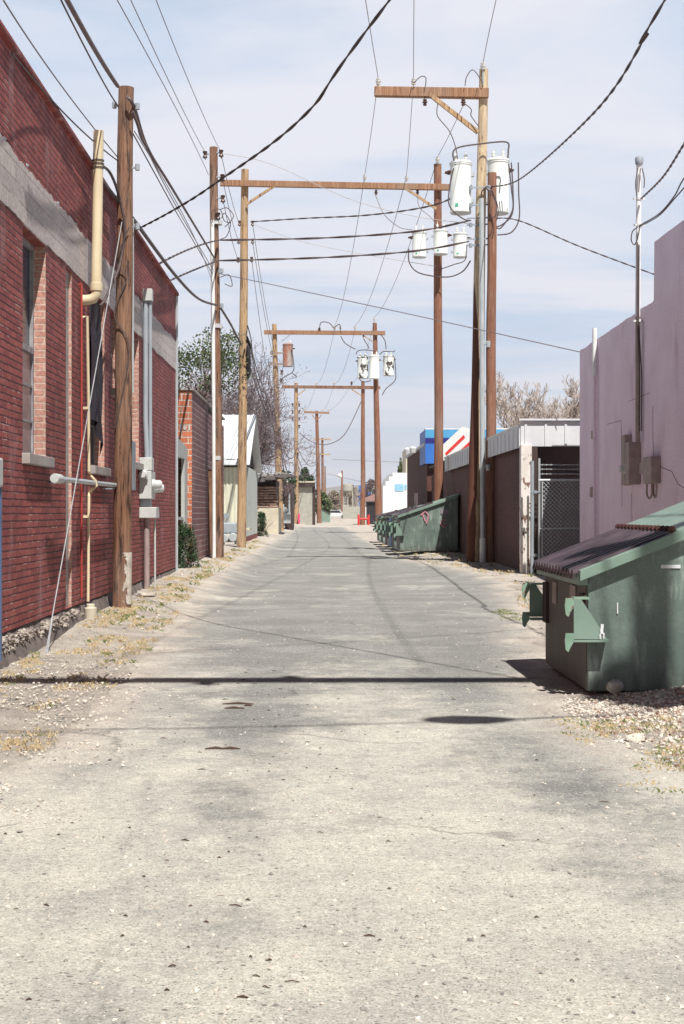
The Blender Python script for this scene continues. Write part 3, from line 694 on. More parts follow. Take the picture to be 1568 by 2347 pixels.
# guy
a = P(105, 1503, 13.75); a.z = gz(a.x, a.y)+.0; c = P(281, 500, 18.72)
b = MB(); b.tube([a, c], .006, 6)
root = thing('guy_wire', 'slanting steel guy wire from the dirt up to the near brown pole', 'wire', a); b.build('strand', M['guy'], root)
b = MB(); b.tube([a-Vector((0, 0, .1)), a+(c-a)*.06], .009, 8); b.build('anchor_rod', M['guy'], root)

# pole 2
b2 = P(501, 1280, 36.1); t2 = P(490, 337, 36.1)
p2 = thing('utility_pole', 'brown pole with white conduit up its left side, standing beyond the brick building', 'utility pole', b2)
pole_shaft(p2, b2, t2, .135, .10, M['wood_dark'])
b = MB(); b.tube([P(491, 1283, 35.85), P(489, 700, 35.85), P(487, 505, 35.9)], .045, 10); b.build('conduit', M['white'], p2)
for py in (511, 748, 1050):
    b = MB(); b.lathe([(.15, 0), (.15, .10)], P(496, py+4, 36.1), 16); b.build('strap', M['band'], p2)
for px, py in ((470, 354), (507, 351), (510, 407), (511, 455), (500, 495)):
    q = P(px, py, 36.0); spool(p2, q, 1.2)
    b = MB(); b.beam(q+Vector((0, .05, .02)), P(493, py-2, 36.05), .03, .03); b.build('bracket_arm', M['galv_blue'], p2)
for k, pp in enumerate(([(505, 480), (520, 476), (535, 492), (530, 505), (515, 520)], [(508, 500), (515, 488), (528, 512), (520, 540), (505, 548)], [(488, 510), (486, 485), (505, 480), (514, 505), (530, 510)], [(505, 635), (525, 630), (532, 655), (515, 650)])):
    b = MB(); b.tube(cat([P(x, y, 35.9-.05*k) for x, y in pp]), .011, 6); b.build('cable_loop', M['cable'], p2)
for px, py in ((508, 700), (504, 622), (508, 620)):
    b = MB(); b.lathe([(.045, -.05), (.045, .05)], P(px, py, 35.9), 8); b.build('cable_clamp', M['galv_blue'], p2)
# stub pole leaning behind pole 2
b = MB(); q = P(476, 1250, 37.5); b.tube([Vector((q.x, q.y, 0)), P(478, 1080, 37.6)], [.13, .11], 12)
simple('stub_pole', b, M['wood_dark'], 'short leaning brown stub pole beside the pole with the white conduit', 'pole', (q.x, q.y, 0))

# H frame beyond (poles 3 and B)
ZH = 47.3
bL = P(553, 1252, ZH); tL = P(562, 388, ZH); bR = P(1004, 1268, ZH); tR = P(1003, 376, ZH)
bR.z = .1; bR.x = 3.86
hf = thing('h_frame_pole', 'two-pole timber frame spanning the alley with three small white transformers, pale left leg', 'utility pole', bL)
pole_shaft(hf, bL, tL, .155, .12, M['wood_tan'], name='pole'); pole_shaft(hf, bR, tR, .16, .125, M['wood_red'], name='pole')
b = MB(); a = P(505, 419, ZH-.22); c = P(1031, 429, ZH-.22); b.beam(a, c, .14, .2); b.build('crossbeam', M['wood_beam'], hf, bevel=.01)
for a, c in (((630, 425), (566, 467)), ((928, 430), (1000, 478))):
    b = MB(); b.beam(P(*a, ZH-.26), P(*c, ZH-.2), .06, .08); b.build('brace', M['wood_tan'], hf)
HVB = [P(836, 416, ZH-.2), P(932, 417, ZH-.2), P(1003, 376, ZH-.15)]
for q in HVB[:2]: insul(hf, q, 1.1)
insul(hf, HVB[2], 1.3)
for px in (862, 957): insul(hf, P(px, 432, ZH-.2), 1., True, True)
for px, py in ((549, 511), (579, 511), (547, 552), (579, 552), (546, 595), (577, 594)): spool(hf, P(px, py, ZH-.2), 1.1)
# transformer builder
def transformer(label, c, r, h, m, root_z=None, bush=2, marks=True, group=None, side=1, rotd=0):
    c = Vector(c)   # centre of the bottom
    t = thing('transformer', label, 'transformer', c, group or 'transformers hung on the poles')
    b = MB(); b.lathe([(r*.94, 0), (r*.98, .02), (r*.98, .04), (r*.96, .05), (r*.97, h*.9), (r*1.02, h*.905), (r*1.02, h*.93), (r*.97, h*.935)], c, 24); b.build('tank', m, t, fix=False)
    b = MB(); b.lathe([(r*1.05, h*.935), (r*1.05, h*.955), (r*.9, h*.985), (r*.4, h)], c, 24); b.build('lid', m, t, fix=False)
    for k in range(bush):
        s = -1 if k else 1; p = c+Vector((s*r*.45, -r*.1, h*.985))
        b = MB(); b.lathe([(.05*r/.28, 0), (.045*r/.28, .06), (.06*r/.28, .07), (.035*r/.28, .12), (.055*r/.28, .13), (.03*r/.28, .19), (.012, .2), (.012, .27)], p, 12); b.build('bushing', M['porcelain'], t, fix=False)
    for k in (-1, 0, 1):
        p = c+Vector((side*r*.95, k*r*.35, h*.78))
        b = MB(); b.lathe([(.03, 0), (.045, .02*side), (.03, .05*side), (.04, .06*side), (.015, .09*side), (.012, .14*side)], p, 8, 'x'); b.build('side_bushing', M['porc_brown'], t, fix=False)
    for hz_ in (.70, .2): b = MB(); b.box(*sorted((c.x-side*r*1.25, c.x-side*r*.9)), c.y-.05, c.y+.05, c.z+h*hz_, c.z+h*(hz_+.08)); b.build('hanger', M['galv'], t)
    if marks:
        b = MB(); a0 = R(235); 
        for k in range(3):
            a = a0+k*.1; b.quad(*[(c.x+r*.985*math.cos(aa), c.y+r*.985*math.sin(aa), c.z+zz*h) for aa, zz in ((a, .10), (a+.1, .10), (a+.1, .16), (a, .16))])
        b.build('green_mark', M['green_mark'], t, fix=False)
    return t
tg = [transformer('small white transformer, left of the three on the far red pole', P(961, 590, 46.9), .235, .84, M['tank'], side=-1),
      transformer('small white transformer strapped to the front of the far red pole, middle of three', P(1010, 583, 46.55), .235, .80, M['tank']),
      transformer('small white transformer, right of the three on the far red pole, beside the big pole', P(1055, 590, 46.9), .235, .80, M['tank'])]

# pole A : big single pole with side arm
ZA = 36.5
bA = P(1086, 1285, ZA); tA = P(1109, 158, ZA)
pa = thing('utility_pole', 'tallest pale peeling pole right of the alley carrying a one-sided crossarm and two big transformers', 'utility pole', bA)
def shaded_half_wood():  # left half darkened low down to paint the shaft's shaded side
    m = M['wood_pale'].copy(); m.name = 'half_shaded_peeling_wood'; t = m.node_tree; bs = t.nodes['Principled BSDF']
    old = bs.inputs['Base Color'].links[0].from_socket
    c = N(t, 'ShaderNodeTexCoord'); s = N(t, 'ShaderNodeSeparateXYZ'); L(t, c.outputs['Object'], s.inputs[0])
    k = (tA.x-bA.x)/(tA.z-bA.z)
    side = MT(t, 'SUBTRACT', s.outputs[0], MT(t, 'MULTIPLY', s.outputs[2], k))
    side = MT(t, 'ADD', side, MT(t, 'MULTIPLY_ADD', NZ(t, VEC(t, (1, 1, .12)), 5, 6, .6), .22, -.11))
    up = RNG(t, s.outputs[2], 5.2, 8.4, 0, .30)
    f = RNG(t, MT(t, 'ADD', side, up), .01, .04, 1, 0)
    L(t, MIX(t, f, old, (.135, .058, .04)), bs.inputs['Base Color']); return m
pole_shaft(pa, bA, tA, .19, .11, shaded_half_wood(), n=30)
bb = MB(); bb.beam(P(858, 209, ZA-.16), P(1120, 213, ZA-.16), .12, .24)
bb.build('crossarm', M['wood_beam'], pa, bevel=.01)
b = MB(); b.beam(P(860, 214, ZA+.15), P(1118, 219, ZA+.15), .1, .18); b.build('rear_crossarm', M['wood_tan'], pa, bevel=.01)
b = MB(); b.beam(P(985, 216, ZA-.27), P(1096, 303, ZA-.17), .07, .11); b.build('brace', M['wood_tan'], pa)
HVA = [P(867, 179, ZA-.16), P(948, 179, ZA-.16), P(1107, 145, ZA-.05)]
insul(pa, P(867, 199, ZA-.16), 1.15); insul(pa, P(948, 199, ZA-.16), 1.15)
insul(pa, P(1107, 165, ZA-.13), 1.25)
b = MB(); b.tube([P(1107, 195, ZA-.13), P(1107, 163, ZA-.13)], .02, 8); b.build('ridge_pin', M['galv_blue'], pa)
for px in (974, 1062): insul(pa, P(px, 222, ZA-.16), 1.1, True, True)
for k, pp in enumerate(([(948, 190), (965, 175), (976, 178), (975, 198)], [(1107, 190), (1085, 160), (1070, 175), (1066, 196)], [(1004, 235), (1003, 265), (1030, 300), (1045, 340), (1050, 378)], [(1062, 235), (1080, 250), (1080, 265), (1098, 290)],
                    [(1045, 380), (1038, 352), (1050, 338), (1095, 330), (1160, 325), (1165, 345), (1164, 362)])):
    b = MB(); b.tube(cat([P(x, y, ZA-.3) for x, y in pp]), .012 if k < 4 else .02, 6); b.build('jumper', M['cable'], pa)
for k, pp in enumerate(([(1166, 375), (1172, 430), (1175, 480), (1150, 520), (1138, 522)], [(1172, 372), (1176, 440), (1174, 490), (1150, 515), (1130, 520)], [(1188, 372), (1189, 440), (1190, 500), (1172, 532), (1140, 538)],
                    [(1040, 385), (1032, 420), (1030, 470), (1060, 500), (1080, 505)])):
    b = MB(); b.tube(cat([P(x, y, ZA-.35) for x, y in pp]), .017, 6); b.build('secondary_lead', M['cable'], pa)
for py in (430, 470, 500, 515, 548, 562):
    b = MB(); b.beam(P(1070, py, ZA-.25), P(1128, py-2, ZA-.25), .03, .035); b.lathe([(.04, -.05), (.04, .05)], P(1079 if py % 4 else 1122, py, ZA-.3), 8); b.build('cable_rack', M['galv_blue'], pa)
transformer('large white transformer tank hung left of the tallest pole', P(1056, 489, ZA-.1), .275, 1.33, M['tank'], side=-1)
transformer('large white transformer tank hung right of the tallest pole, partly behind the short red pole', P(1142, 490, ZA+.45), .28, 1.43, M['tank'], side=1)
# conduit in front of pole A
b = MB(); cbase = P(1107, 1291, 36.0); b.tube([P(1107, 1240, 36.0), P(1105, 900, 36.0), P(1104, 455, 36.05)], .062, 14)
root = thing('riser_conduit', 'grey conduit with white foot running up in front of the tallest pole', 'conduit', cbase)
b.build('upper_pipe', M['galv'], root)
b = MB(); b.lathe([(.082, 0), (.082, .62), (.062, .64)], cbase, 14); b.build('foot_pipe', M['white'], root)
for py in (785, 1068):
    b = MB(); b.box(P(1099, 0, 36).x, P(1124, 0, 36).x, 35.98, 36.08, P(0, py+4, 36).z, P(0, py-4, 36).z); b.lathe([(.05, -.07), (.05, .07)], P(1119, py+4, 35.9), 8); b.build('standoff', M['galv'], root)
b = MB()
b.tube(cat([P(1104, 458, 36.05), P(1104, 440, 36.0), P(1115, 432, 35.9), P(1128, 445, 35.8), P(1138, 470, 35.8), P(1135, 495, 35.8), P(1118, 498, 35.9)]), .014, 6)
b.tube(cat([P(1102, 458, 36.05), P(1106, 436, 36.0), P(1120, 428, 35.9), P(1134, 450, 35.8), P(1142, 480, 35.8), P(1138, 505, 35.8)]), .014, 6)
b.build('cable_tails', M['cable'], root)
# red pole C
bC = P(1123, 1290, 36.15); bC.z = .1; tC = P(1128, 396, 36.15)
pc_ = thing('utility_pole', 'shorter smooth reddish pole standing just behind the tallest pole', 'utility pole', bC)
pole_shaft(pc_, bC, tC, .135, .112, M['wood_red'])
b = MB(); b.lathe([(.05, -.06), (.05, .06)], P(1120, 430, 36.0), 8); b.build('cable_clamp', M['galv_blue'], pc_)

# second H frame, Z 90
Z3 = 90.
aL = P(642, 1213, Z3); atL = P(629, 742, Z3); aR = P(869, 1186, Z3); aR.z = 0.05; atR = P(859, 740, Z3)
h3 = thing('h_frame_pole', 'second timber frame down the alley, rusty transformer left, stained white ones right', 'utility pole', aL)
pole_shaft(h3, aL, atL, .24, .14, M['wood_tan'], name='pole'); pole_shaft(h3, aR, atR, .24, .13, M['wood_red'], name='pole')
b = MB(); b.beam(P(605, 761, Z3-.25), P(883, 763, Z3-.25), .15, .26); b.build('crossbeam', M['wood_beam'], h3, bevel=.01)
b = MB(); b.beam(P(645, 782, Z3-.25), P(664, 768, Z3-.25), .06, .06); b.build('brace', M['galv_blue'], h3)
b = MB(); b.beam(P(832, 768, Z3-.25), P(857, 784, Z3-.25), .06, .06); b.build('brace', M['wood_tan'], h3)
b = MB(); b.tube([P(633, 1212, Z3-.3), P(633, 1080, Z3-.3)], .06, 8); b.build('conduit', M['galv_blue'], h3)
HV3 = [P(767, 754, Z3-.25), P(814, 754, Z3-.25), P(858, 735, Z3-.1)]
for q in HV3: insul(h3, q-Vector((0, 0, .1)), 1.6)
insul(h3, P(732, 764, Z3-.25), 1.8, True); insul(h3, P(780, 757, Z3-.25), 1.3); insul(h3, P(833, 764, Z3-.25), 1.2, True, True)
for k, pp in enumerate(([(732, 752), (737, 738), (755, 740), (765, 752)], [(767, 750), (778, 743), (781, 756)], [(781, 770), (790, 785), (805, 795), (815, 800)], [(833, 775), (842, 790), (846, 798)], [(872, 765), (882, 780), (885, 800)],
                    [(816, 812), (822, 803), (845, 802), (862, 806)], [(870, 812), (880, 805), (900, 806), (905, 803)], [(904, 818), (907, 850), (905, 872), (885, 890), (876, 905)], [(822, 865), (832, 875), (850, 872)],
                    [(668, 800), (673, 830), (672, 850), (655, 862), (638, 872)], [(670, 855), (680, 862)])):
    b = MB(); b.tube(cat([P(x, y, Z3-.4) for x, y in pp]), .03, 5); b.build('jumper', M['cable'], h3)
for py in (808, 833):
    b = MB(); b.beam(P(623, py, Z3-.28), P(652, py+1, Z3-.28), .06, .1); b.lathe([(.07, -.12), (.07, .12)], P(622, py, Z3-.3), 8); b.build('bracket_arm', M['tank_rust'], h3)
for px, py in ((646, 853), (645, 872), (622, 895), (637, 995), (640, 1003), (643, 1012), (641, 985)):
    spool(h3, P(px, py, Z3-.3), 2.0)
transformer('rust streaked grey transformer on the left pole of the second frame', P(660, 840, Z3-.1), .33, 1.45, M['tank_rust'], side=1, bush=1, marks=False)
transformer('white transformer with black stains, left of three on the second frame', P(832, 867, Z3-.1), .35, 1.4, M['tank_worn'], side=-1, marks=False)
transformer('cleaner white transformer on the pole front of the second frame, middle of three', P(858, 868, Z3-.5), .32, 1.5, M['tank'], marks=False)
transformer('white transformer with black stains, right of three on the second frame', P(891, 861, Z3-.1), .34, 1.3, M['tank_worn'], side=1, marks=False)

# third frame Z 141
Z4 = 141.
cL = P(679, 1202, Z4); cR = P(832, 1205, Z4)
h4 = thing('h_frame_pole', 'third and farthest timber frame across the alley without transformers', 'utility pole', cL)
pole_shaft(h4, cL, P(679, 877, Z4), .26, .17, M['wood_tan'], name='pole'); pole_shaft(h4, cR, P(832, 873, Z4), .26, .17, M['wood_red'], name='pole')
b = MB(); b.beam(P(646, 886, Z4-.3), P(872, 888, Z4-.3), .2, .3); b.build('crossbeam', M['wood_dark'], h4)
for a, c in (((682, 906), (700, 892)), ((806, 892), (828, 906))):
    b = MB(); b.beam(P(*a, Z4-.3), P(*c, Z4-.3), .08, .1); b.build('brace', M['wood_tan'], h4)
for px in (725, 766, 806): insul(h4, P(px, 884, Z4-.3), 2.2, px == 806)
for k, (px, py) in enumerate(((671, 928), (686, 928), (671, 944), (686, 944), (671, 960), (686, 960), (686, 977), (683, 1040))): spool(h4, P(px, py, Z4-.3), 2.2)
# T pole Z 175
Z5 = 175.
dB = P(732, 1197, Z5); tp = thing('utility_pole', 'far brown pole topped by a single straight crossarm', 'utility pole', dB)
pole_shaft(tp, dB, P(726, 941, Z5), .30, .18, M['wood_red']); b = MB(); b.beam(P(697, 944, Z5-.3), P(755, 946, Z5-.3), .15, .25); b.build('crossarm', M['wood_beam'], tp)
for s in (-1, 1): b = MB(); b.beam(P(726+s*2, 962, Z5-.3), P(726+s*11, 950, Z5-.3), .08, .1); b.build('brace', M['wood_beam'], tp)
for px in (699, 712, 740, 753): insul(tp, P(px, 943, Z5-.3), 2)
Z6 = 240.
dB = P(740, 1180, Z6); tp6 = thing('utility_pole', 'very distant pole with two short crossarms one above the other', 'utility pole', dB)
pole_shaft(tp6, dB, P(739, 1003, Z6), .26, .18, M['wood_dark'])
for y in (1007, 1041): b = MB(); b.beam(P(720, y, Z6-.3), P(758, y, Z6-.3), .12, .2); b.build('crossarm', M['wood_tan'], tp6)
for px in (720, 731, 748, 758): insul(tp6, P(px, 1006, Z6-.3), 2.5)
Z7 = 300.
dB = P(784, 1186, Z7); tp7 = thing('street_lamp', 'far slim brown pole with a white lamp head near its top', 'street lamp', dB)
pole_shaft(tp7, dB, P(784, 1078, Z7), .25, .18, M['wood_red']); b = MB(); lump(b, P(780, 1090, Z7), .45, 1.2); b.build('lamp_head', M['white'], tp7)
dB = P(746, 1180, 260); t8 = thing('utility_pole', 'slender grey pole tip rising behind the far two-armed pole', 'utility pole', dB); pole_shaft(t8, dB, P(745, 1068, 260), .2, .12, M['wood_dark'])
# frame overhead, behind the top of the picture
ZF = 4.3
f1 = thing('h_frame_pole', 'timber frame over the camera whose beam throws the dark bar of shadow across the road', 'utility pole', (-2.6, ZF, 0))
pole_shaft(f1, (-2.6, ZF, -.02), (-2.6, ZF, 12.6), .16, .12, M['wood_tan'], name='pole'); pole_shaft(f1, (4.45, ZF, 0), (4.45, ZF, 12.8), .17, .145, M['wood_red'], name='pole')
b = MB(); b.beam((-3.4, ZF-.2, 11.96), (5.0, ZF-.2, 11.96), .16, .30); b.build('crossbeam', M['wood_beam'], f1)
for px in (-1.2, .45, 2.2): insul(f1, (px, ZF-.2, 12.05), 1.6)
for px in (-.3, 1.4): insul(f1, (px, ZF-.2, 11.8), 1.6, True, True)
for k, (dx, dz) in enumerate(((-.12, 9.55), )):
    transformer('transformer hung on the overhead frame, casting shade on the near dumpster', (4.45+dx, ZF-.42, dz), .27, 1.15, M['tank'])

shade_pole = thing('utility_pole', 'added unseen companion pole beside the overhead frame, shading the right end of the near dumpster', 'utility pole', (4.86, ZF+.05, 0))
pole_shaft(shade_pole, (4.86, ZF+.05, 0), (4.86, ZF+.05, 11.6), .14, .11, M['wood_red'])  # put in out of view to shade the dumpster's right end
# ---- high voltage conductors
hvf = [Vector((-1.2, ZF-.2, 12.2)), Vector((.45, ZF-.2, 12.2)), Vector((2.2, ZF-.2, 12.2))]
G = 'high conductors running along the alley from beam to beam'
def vis(px, py, z):   # point at height z above the eye seen at that pixel
    Z = z*F/(VY-py); return P(px, py, Z)
wire('leftmost of three thin high wires leaving the top of the picture', [hvf[0], vis(838, 0, 10.55), HVA[0]], .009, 'wire')
wire('middle of three thin high wires leaving the top of the picture', [hvf[1], vis(949, 0, 10.55), HVA[1]], .009, 'wire')
wire('rightmost thin high wire, rising to the top pin of the tallest pole', [hvf[2]+Vector((1.2, 0, .3)), vis(1137, 0, 11.0), HVA[2]], .009, 'wire')
wire('thin wire between the left insulators of the big crossarm and the pale frame', sagc(HVA[0], HVB[0]+Vector((0,0,.22)), .1), .009, mode='raw')
wire('thin wire between the middle insulators of the big crossarm and the pale frame', sagc(HVA[1], HVB[1]+Vector((0,0,.22)), .1), .009, mode='raw')
wire('thin wire slanting from under the big crossarm to the top of the far red pole', sagc(P(1062, 240, ZA-.16), HVB[2]+Vector((0,0,.25)), .05), .009, mode='raw')
for i, lb in enumerate(('left', 'middle', 'right')):
    wire(f'{lb} high wire spanning from the pale frame to the second timber frame', sagc(HVB[i]+Vector((0, 0, .2)), HV3[i]+Vector((0,0,.2)), .8), .011, mode='raw')
for i, px in enumerate((725, 766, 806)):
    wire(f'{("left", "middle", "right")[i]} high wire from the second frame to the third frame', sagc(HV3[i], P(px, 878, Z4-.3), .9), .013, mode='raw')
for i, px in enumerate((699, 740, 753)):
    wire(f'{("left", "middle", "right")[i]} high wire from the third frame to the far single-arm pole', sagc(P((725, 766, 806)[i], 878, Z4-.3), P(px, 940, Z5-.3), .5), .013, mode='raw')
# ---- left wires
J = lambda x, y, Z: P(x, y, Z)
wire('thin wire from the top left corner down to the near brown pole', [P(8, 0, 11.9), P(140, 195, 15.2), P(270, 360, 18.8)], .007)
wire('dark wire leaving the roof edge of the brick building for the near pole', [P(28, 122, 13.1), P(150, 262, 15.6), P(270, 368, 18.8)], .009, 'cable')
wire('black wire from the top edge past the top of the near pole', [P(96, -90, 12.8), P(208, 134, 15.5), P(269, 240, 18.7)], .009, 'cable')
wire('black wire crossing behind the near pole on to the conduit pole', [P(269, 240, 18.7), P(304, 304, 19.6), P(395, 470, 25.), P(490, 632, 36)], .009, 'cable')
wire('thick brown cable bundle coming down from the top left to the near pole', [P(96, -110, 12.6), P(196, 76, 15.2), P(270, 197, 18.6)], .026, 'cable_brown')
wire('thick brown cable bundle from the near pole to the conduit pole', [P(292, 222, 18.6), P(308, 246, 18.8), P(338, 338, 20.4), P(395, 432, 24.0), P(491, 590, 36)], .024, 'cable_brown', mode='cat')
wire('frayed cable tail looping below the top of the near pole', [P(304, 256, 18.6), P(316, 286, 18.7), P(324, 314, 18.8), P(337, 337, 18.9)], .02, 'cable_brown', mode='cat')
wire('wire from the near pole clamp fanning toward the conduit pole', [P(308, 246, 18.8), P(338, 345, 20.4), P(425, 510, 27.5), P(490, 620, 36)], .008, mode='cat')
wire('low wire from near pole clamp reaching the conduit pole by its strap', [P(308, 300, 18.9), P(400, 455, 24), P(488, 650, 36)], .007)
for i, (a, c) in enumerate((((269, 0), (478, 400)), ((300, 0), (470, 348)), ((358, 0), (505, 345)))):
    z1 = (6.45, 6.9, 7.5)[i]; q = vis(a[0], a[1], z1)
    wire(f'{("left", "middle", "right")[i]} one of three pale thin wires falling from the top edge to the conduit pole', [Vector((-2.75+.15*i, ZF, 5.2+EYE+.9*i)), q, P(*c, 36.0)], .007, 'wire')
for i, (a, c) in enumerate((((507, 351), (548, 511)), ((510, 407), (547, 552)), ((511, 455), (546, 595)))):
    wire(f'{("top", "middle", "lowest")[i]} spool wire between the conduit pole and the pale pole', sagc(P(*a, 36), P(*c, ZH-.2), .15), .009, mode='raw')
for i, (a, c) in enumerate((((579, 511), (645, 853)), ((579, 552), (645, 872)), ((577, 594), (640, 985)))):
    wire(f'{("top", "middle", "lowest")[i]} spool wire between the pale pole and the second frame', sagc(P(*a, ZH-.2), P(*c, Z3-.3), .8), .011, mode='raw')
for i, (a, c) in enumerate((((646, 853), (671, 928)), ((645, 872), (671, 944)), ((640, 985), (671, 960)))):
    wire(f'{("top", "middle", "lowest")[i]} spool wire between the second and third frames', sagc(P(*a, Z3-.3), P(*c, Z4-.3), 1.1), .013, mode='raw')
# heavy communication cable, low on the left
wire('heavy black cable sagging from the cream mast past the near pole to the conduit pole', [P(214, 388, 17.6), P(262, 450, 18.5), P(310, 508, 20.2), P(400, 628, 26), P(455, 684, 31), P(497, 699, 35.9)], .028, 'cable', mode='cat')
wire('short black cable arching from the cream mast down the front of the near pole', [P(232, 378, 17.5), P(252, 395, 17.9), P(270, 440, 18.5), P(286, 520, 18.65), P(276, 600, 18.66), P(262, 640, 18.4), P(238, 690, 18.3), P(228, 700, 18.2)], .018, 'cable', mode='cat')
wire('black cable from conduit pole sloping down to the pale pole', [P(505, 704, 36), P(530, 745, 40), P(553, 790, 47)], .03, 'cable', mode='cat')
wire('black cable passing the pale pole with a dark closure, on to the second frame', [P(560, 800, 47), P(600, 920, 62), P(637, 1003, 89.6)], .03, 'cable', mode='cat')
wire('second dark cable under the first between the pale pole and the second frame', [P(567, 745, 47), P(575, 775, 49), P(590, 850, 56), P(640, 990, 89.6)], .02, 'cable', mode='cat')
wire('third slack cable sagging lowest toward the second frame', [P(575, 800, 48), P(590, 870, 56), P(615, 945, 70), P(638, 1010, 89.6)], .02, 'cable', mode='cat')
b = MB(); a = P(569, 808, 47.2); b.tube([P(568, 790, 47.1), P(569, 800, 47.1), P(570, 822, 47.2), P(570, 860, 47.2), P(570, 866, 47.2)], [.03, .07, .075, .07, .03], 10); 
simple('splice_case', b, M['tar'], 'black splice case hanging against the pale left pole', 'cable box', a)
b = MB(); b.tube([P(566, 770, 47.1), P(572, 790, 47.4), P(574, 800, 47.4)], [.03, .06, .03], 8); simple('splice_case', b, M['tar'], 'small black cable joint above the hanging splice case', 'cable box', P(566, 770, 47.1))
for i, (s_, c) in enumerate((((642, 1000), 1040), ((643, 1010), 1060), ((643, 1020), 1075))):
    wire(f'{("upper", "middle", "lower")[i]} dark cable sagging from the second frame to the third', sagc(P(*s_, Z3-.3), P(681, c-18, Z4-.3), 1.3+.9*i), .035, 'cable', mode='raw')
    wire(f'{("upper", "middle", "lower")[i]} dark cable sagging from the third frame to the far single-arm pole', sagc(P(681, c-18, Z4-.3), P(729, 1056+i*8, Z5), 1.2+.5*i), .035, 'cable', mode='raw')
# triplex service drops
T = dict(twist=True)
wire('thick twisted cable rising from the brick wall across the sky to the top edge', [P(300, 533, 21.2), P(400, 480, 18.6), P(505, 412, 16.6), P(700, 262, 14.0), P(893, 0, 12.4), Vector((4.4, ZF, 8.3))], .0085, 'cable', twist=True, pitch=.8, mode='cat')
wire('thick twisted cable curving from the tallest pole up to the top right corner', [P(1125, 428, 36.2), P(1192, 410, 32), P(1360, 260, 20.4), P(1480, 84, 16.6), P(1524, 0, 15.5), Vector((4.45, ZF, 8.6))], .0105, 'cable', twist=True, mode='cat', pitch=1.1)
wire('top one of three twisted cables across the alley, ending at the pale left pole', [P(1080, 424, 36.3), P(1000, 468, 38), P(850, 492, 41.5), P(700, 500, 44.5), P(575, 508, 47)], .0135, 'cable', twist=True, pitch=1.4, mode='cat')
wire('middle one of three twisted cables across the alley to the roof of the brick building', [P(1078, 505, 36.3), P(950, 530, 36.2), P(740, 545, 36), P(500, 550, 35.9)], .0155, 'cable', twist=True, pitch=1.8, mode='cat')
wire('twisted cable from the conduit pole to the brick roof, upper of two', [P(500, 550, 35.9), P(440, 568, 30.5), P(366, 603, 25.6)], .012, 'cable', twist=True, pitch=1.2)
wire('lowest of three twisted cables across the alley below the small transformers', [P(1075, 553, 36.3), P(950, 575, 36.2), P(740, 590, 36), P(500, 597, 35.9)], .0155, 'cable', twist=True, pitch=1.8, mode='cat')
wire('twisted cable from the conduit pole to the brick roof, lower of two', [P(500, 597, 35.9), P(450, 616, 31.5), P(388, 643, 26.8)], .012, 'cable', twist=True, pitch=1.2)
wire('thin cable from the tallest pole down to the tall mauve wall', [P(1130, 500, 36.5), P(1192, 506, 36.3), P(1330, 565, 35.5), P(1520, 636, 34.5)], .010, 'cable', twist=True, mode='cat')
wire('long thin line from the conduit pole across to the far corner of the mauve building', [P(505, 627, 36), P(700, 668, 35), P(1000, 733, 32.5), P(1328, 806, 29.3)], .010, 'wire', mode='cat')
wire('bright thin strand from the conduit pole top drooping right to the big pole', [P(507, 351, 36), P(620, 375, 36.2), P(800, 455, 36.3), P(950, 495, 36.4), P(1078, 512, 36.4)], .008, 'cable_pale', mode='cat')
wire('lower bright thin strand drooping from the pale pole to the red pole', [P(580, 514, 47), P(700, 555, 47), P(850, 585, 47), P(1000, 610, 47)], .009, 'cable_pale', mode='cat')
wire('black cable slung under the three small transformers to the tallest pole', [P(937, 570, 46.6), P(938, 600, 46.6), P(955, 622, 46.6), P(990, 632, 46.6), P(1030, 634, 45), P(1060, 622, 42), P(1078, 598, 37)], .02, 'cable', mode='cat')
wire('thin black lead dipping between the red pole and the right small transformer', [P(1000, 620, 46.8), P(1040, 606, 46.6), P(1066, 595, 46.6), P(1070, 560, 46.6)], .016, 'cable', mode='cat')
wire('slack wire hanging from the big beam down to the left small transformer', [P(861, 447, ZH-.3), P(880, 490, ZH-.4), P(915, 520, ZH-.4), P(945, 526, ZH-.5)], .012, 'wire', mode='cat')
wire('slack wire hanging from the big beam down to the middle small transformer', [P(957, 447, ZH-.3), P(962, 475, ZH-.4), P(990, 500, ZH-.6), P(1003, 525, ZH-.9)], .012, 'wire', mode='cat')
wire('cable swagging low between the third frame poles', [P(686, 992, Z4-.3), P(715, 1012, Z4-.3), P(750, 1018, Z4-.3), P(790, 995, Z4-.3), P(828, 920, Z4-.3)], .04, 'cable_brown', mode='cat')
wire('faint pair line crossing far away behind the third frame', [P(760, 1052, 230), P(950, 1060, 230), P(1100, 1064, 230)], .03, 'wire')
wire('faint line crossing farther down behind the far poles', [P(750, 1085, 235), P(870, 1110, 235), P(1000, 1120, 235)], .03, 'wire')
# shadow-casting overhead cables of the frame behind the camera
wire('slack service cable overhead whose thin shadow curves over the road', [Vector((-6.5, 3.6, 9.6)), Vector((.8, 3.3, 9.1)), Vector((7.0, 4.6, 9.9))], .014, 'cable')
wire('thinner line overhead whose faint shadow crosses before the dumpster', [Vector((-2.6, ZF, 12.3)), Vector((3.0, 9, 10.4)), Vector((9.0, 15.0, 9.7))], .010, 'cable')
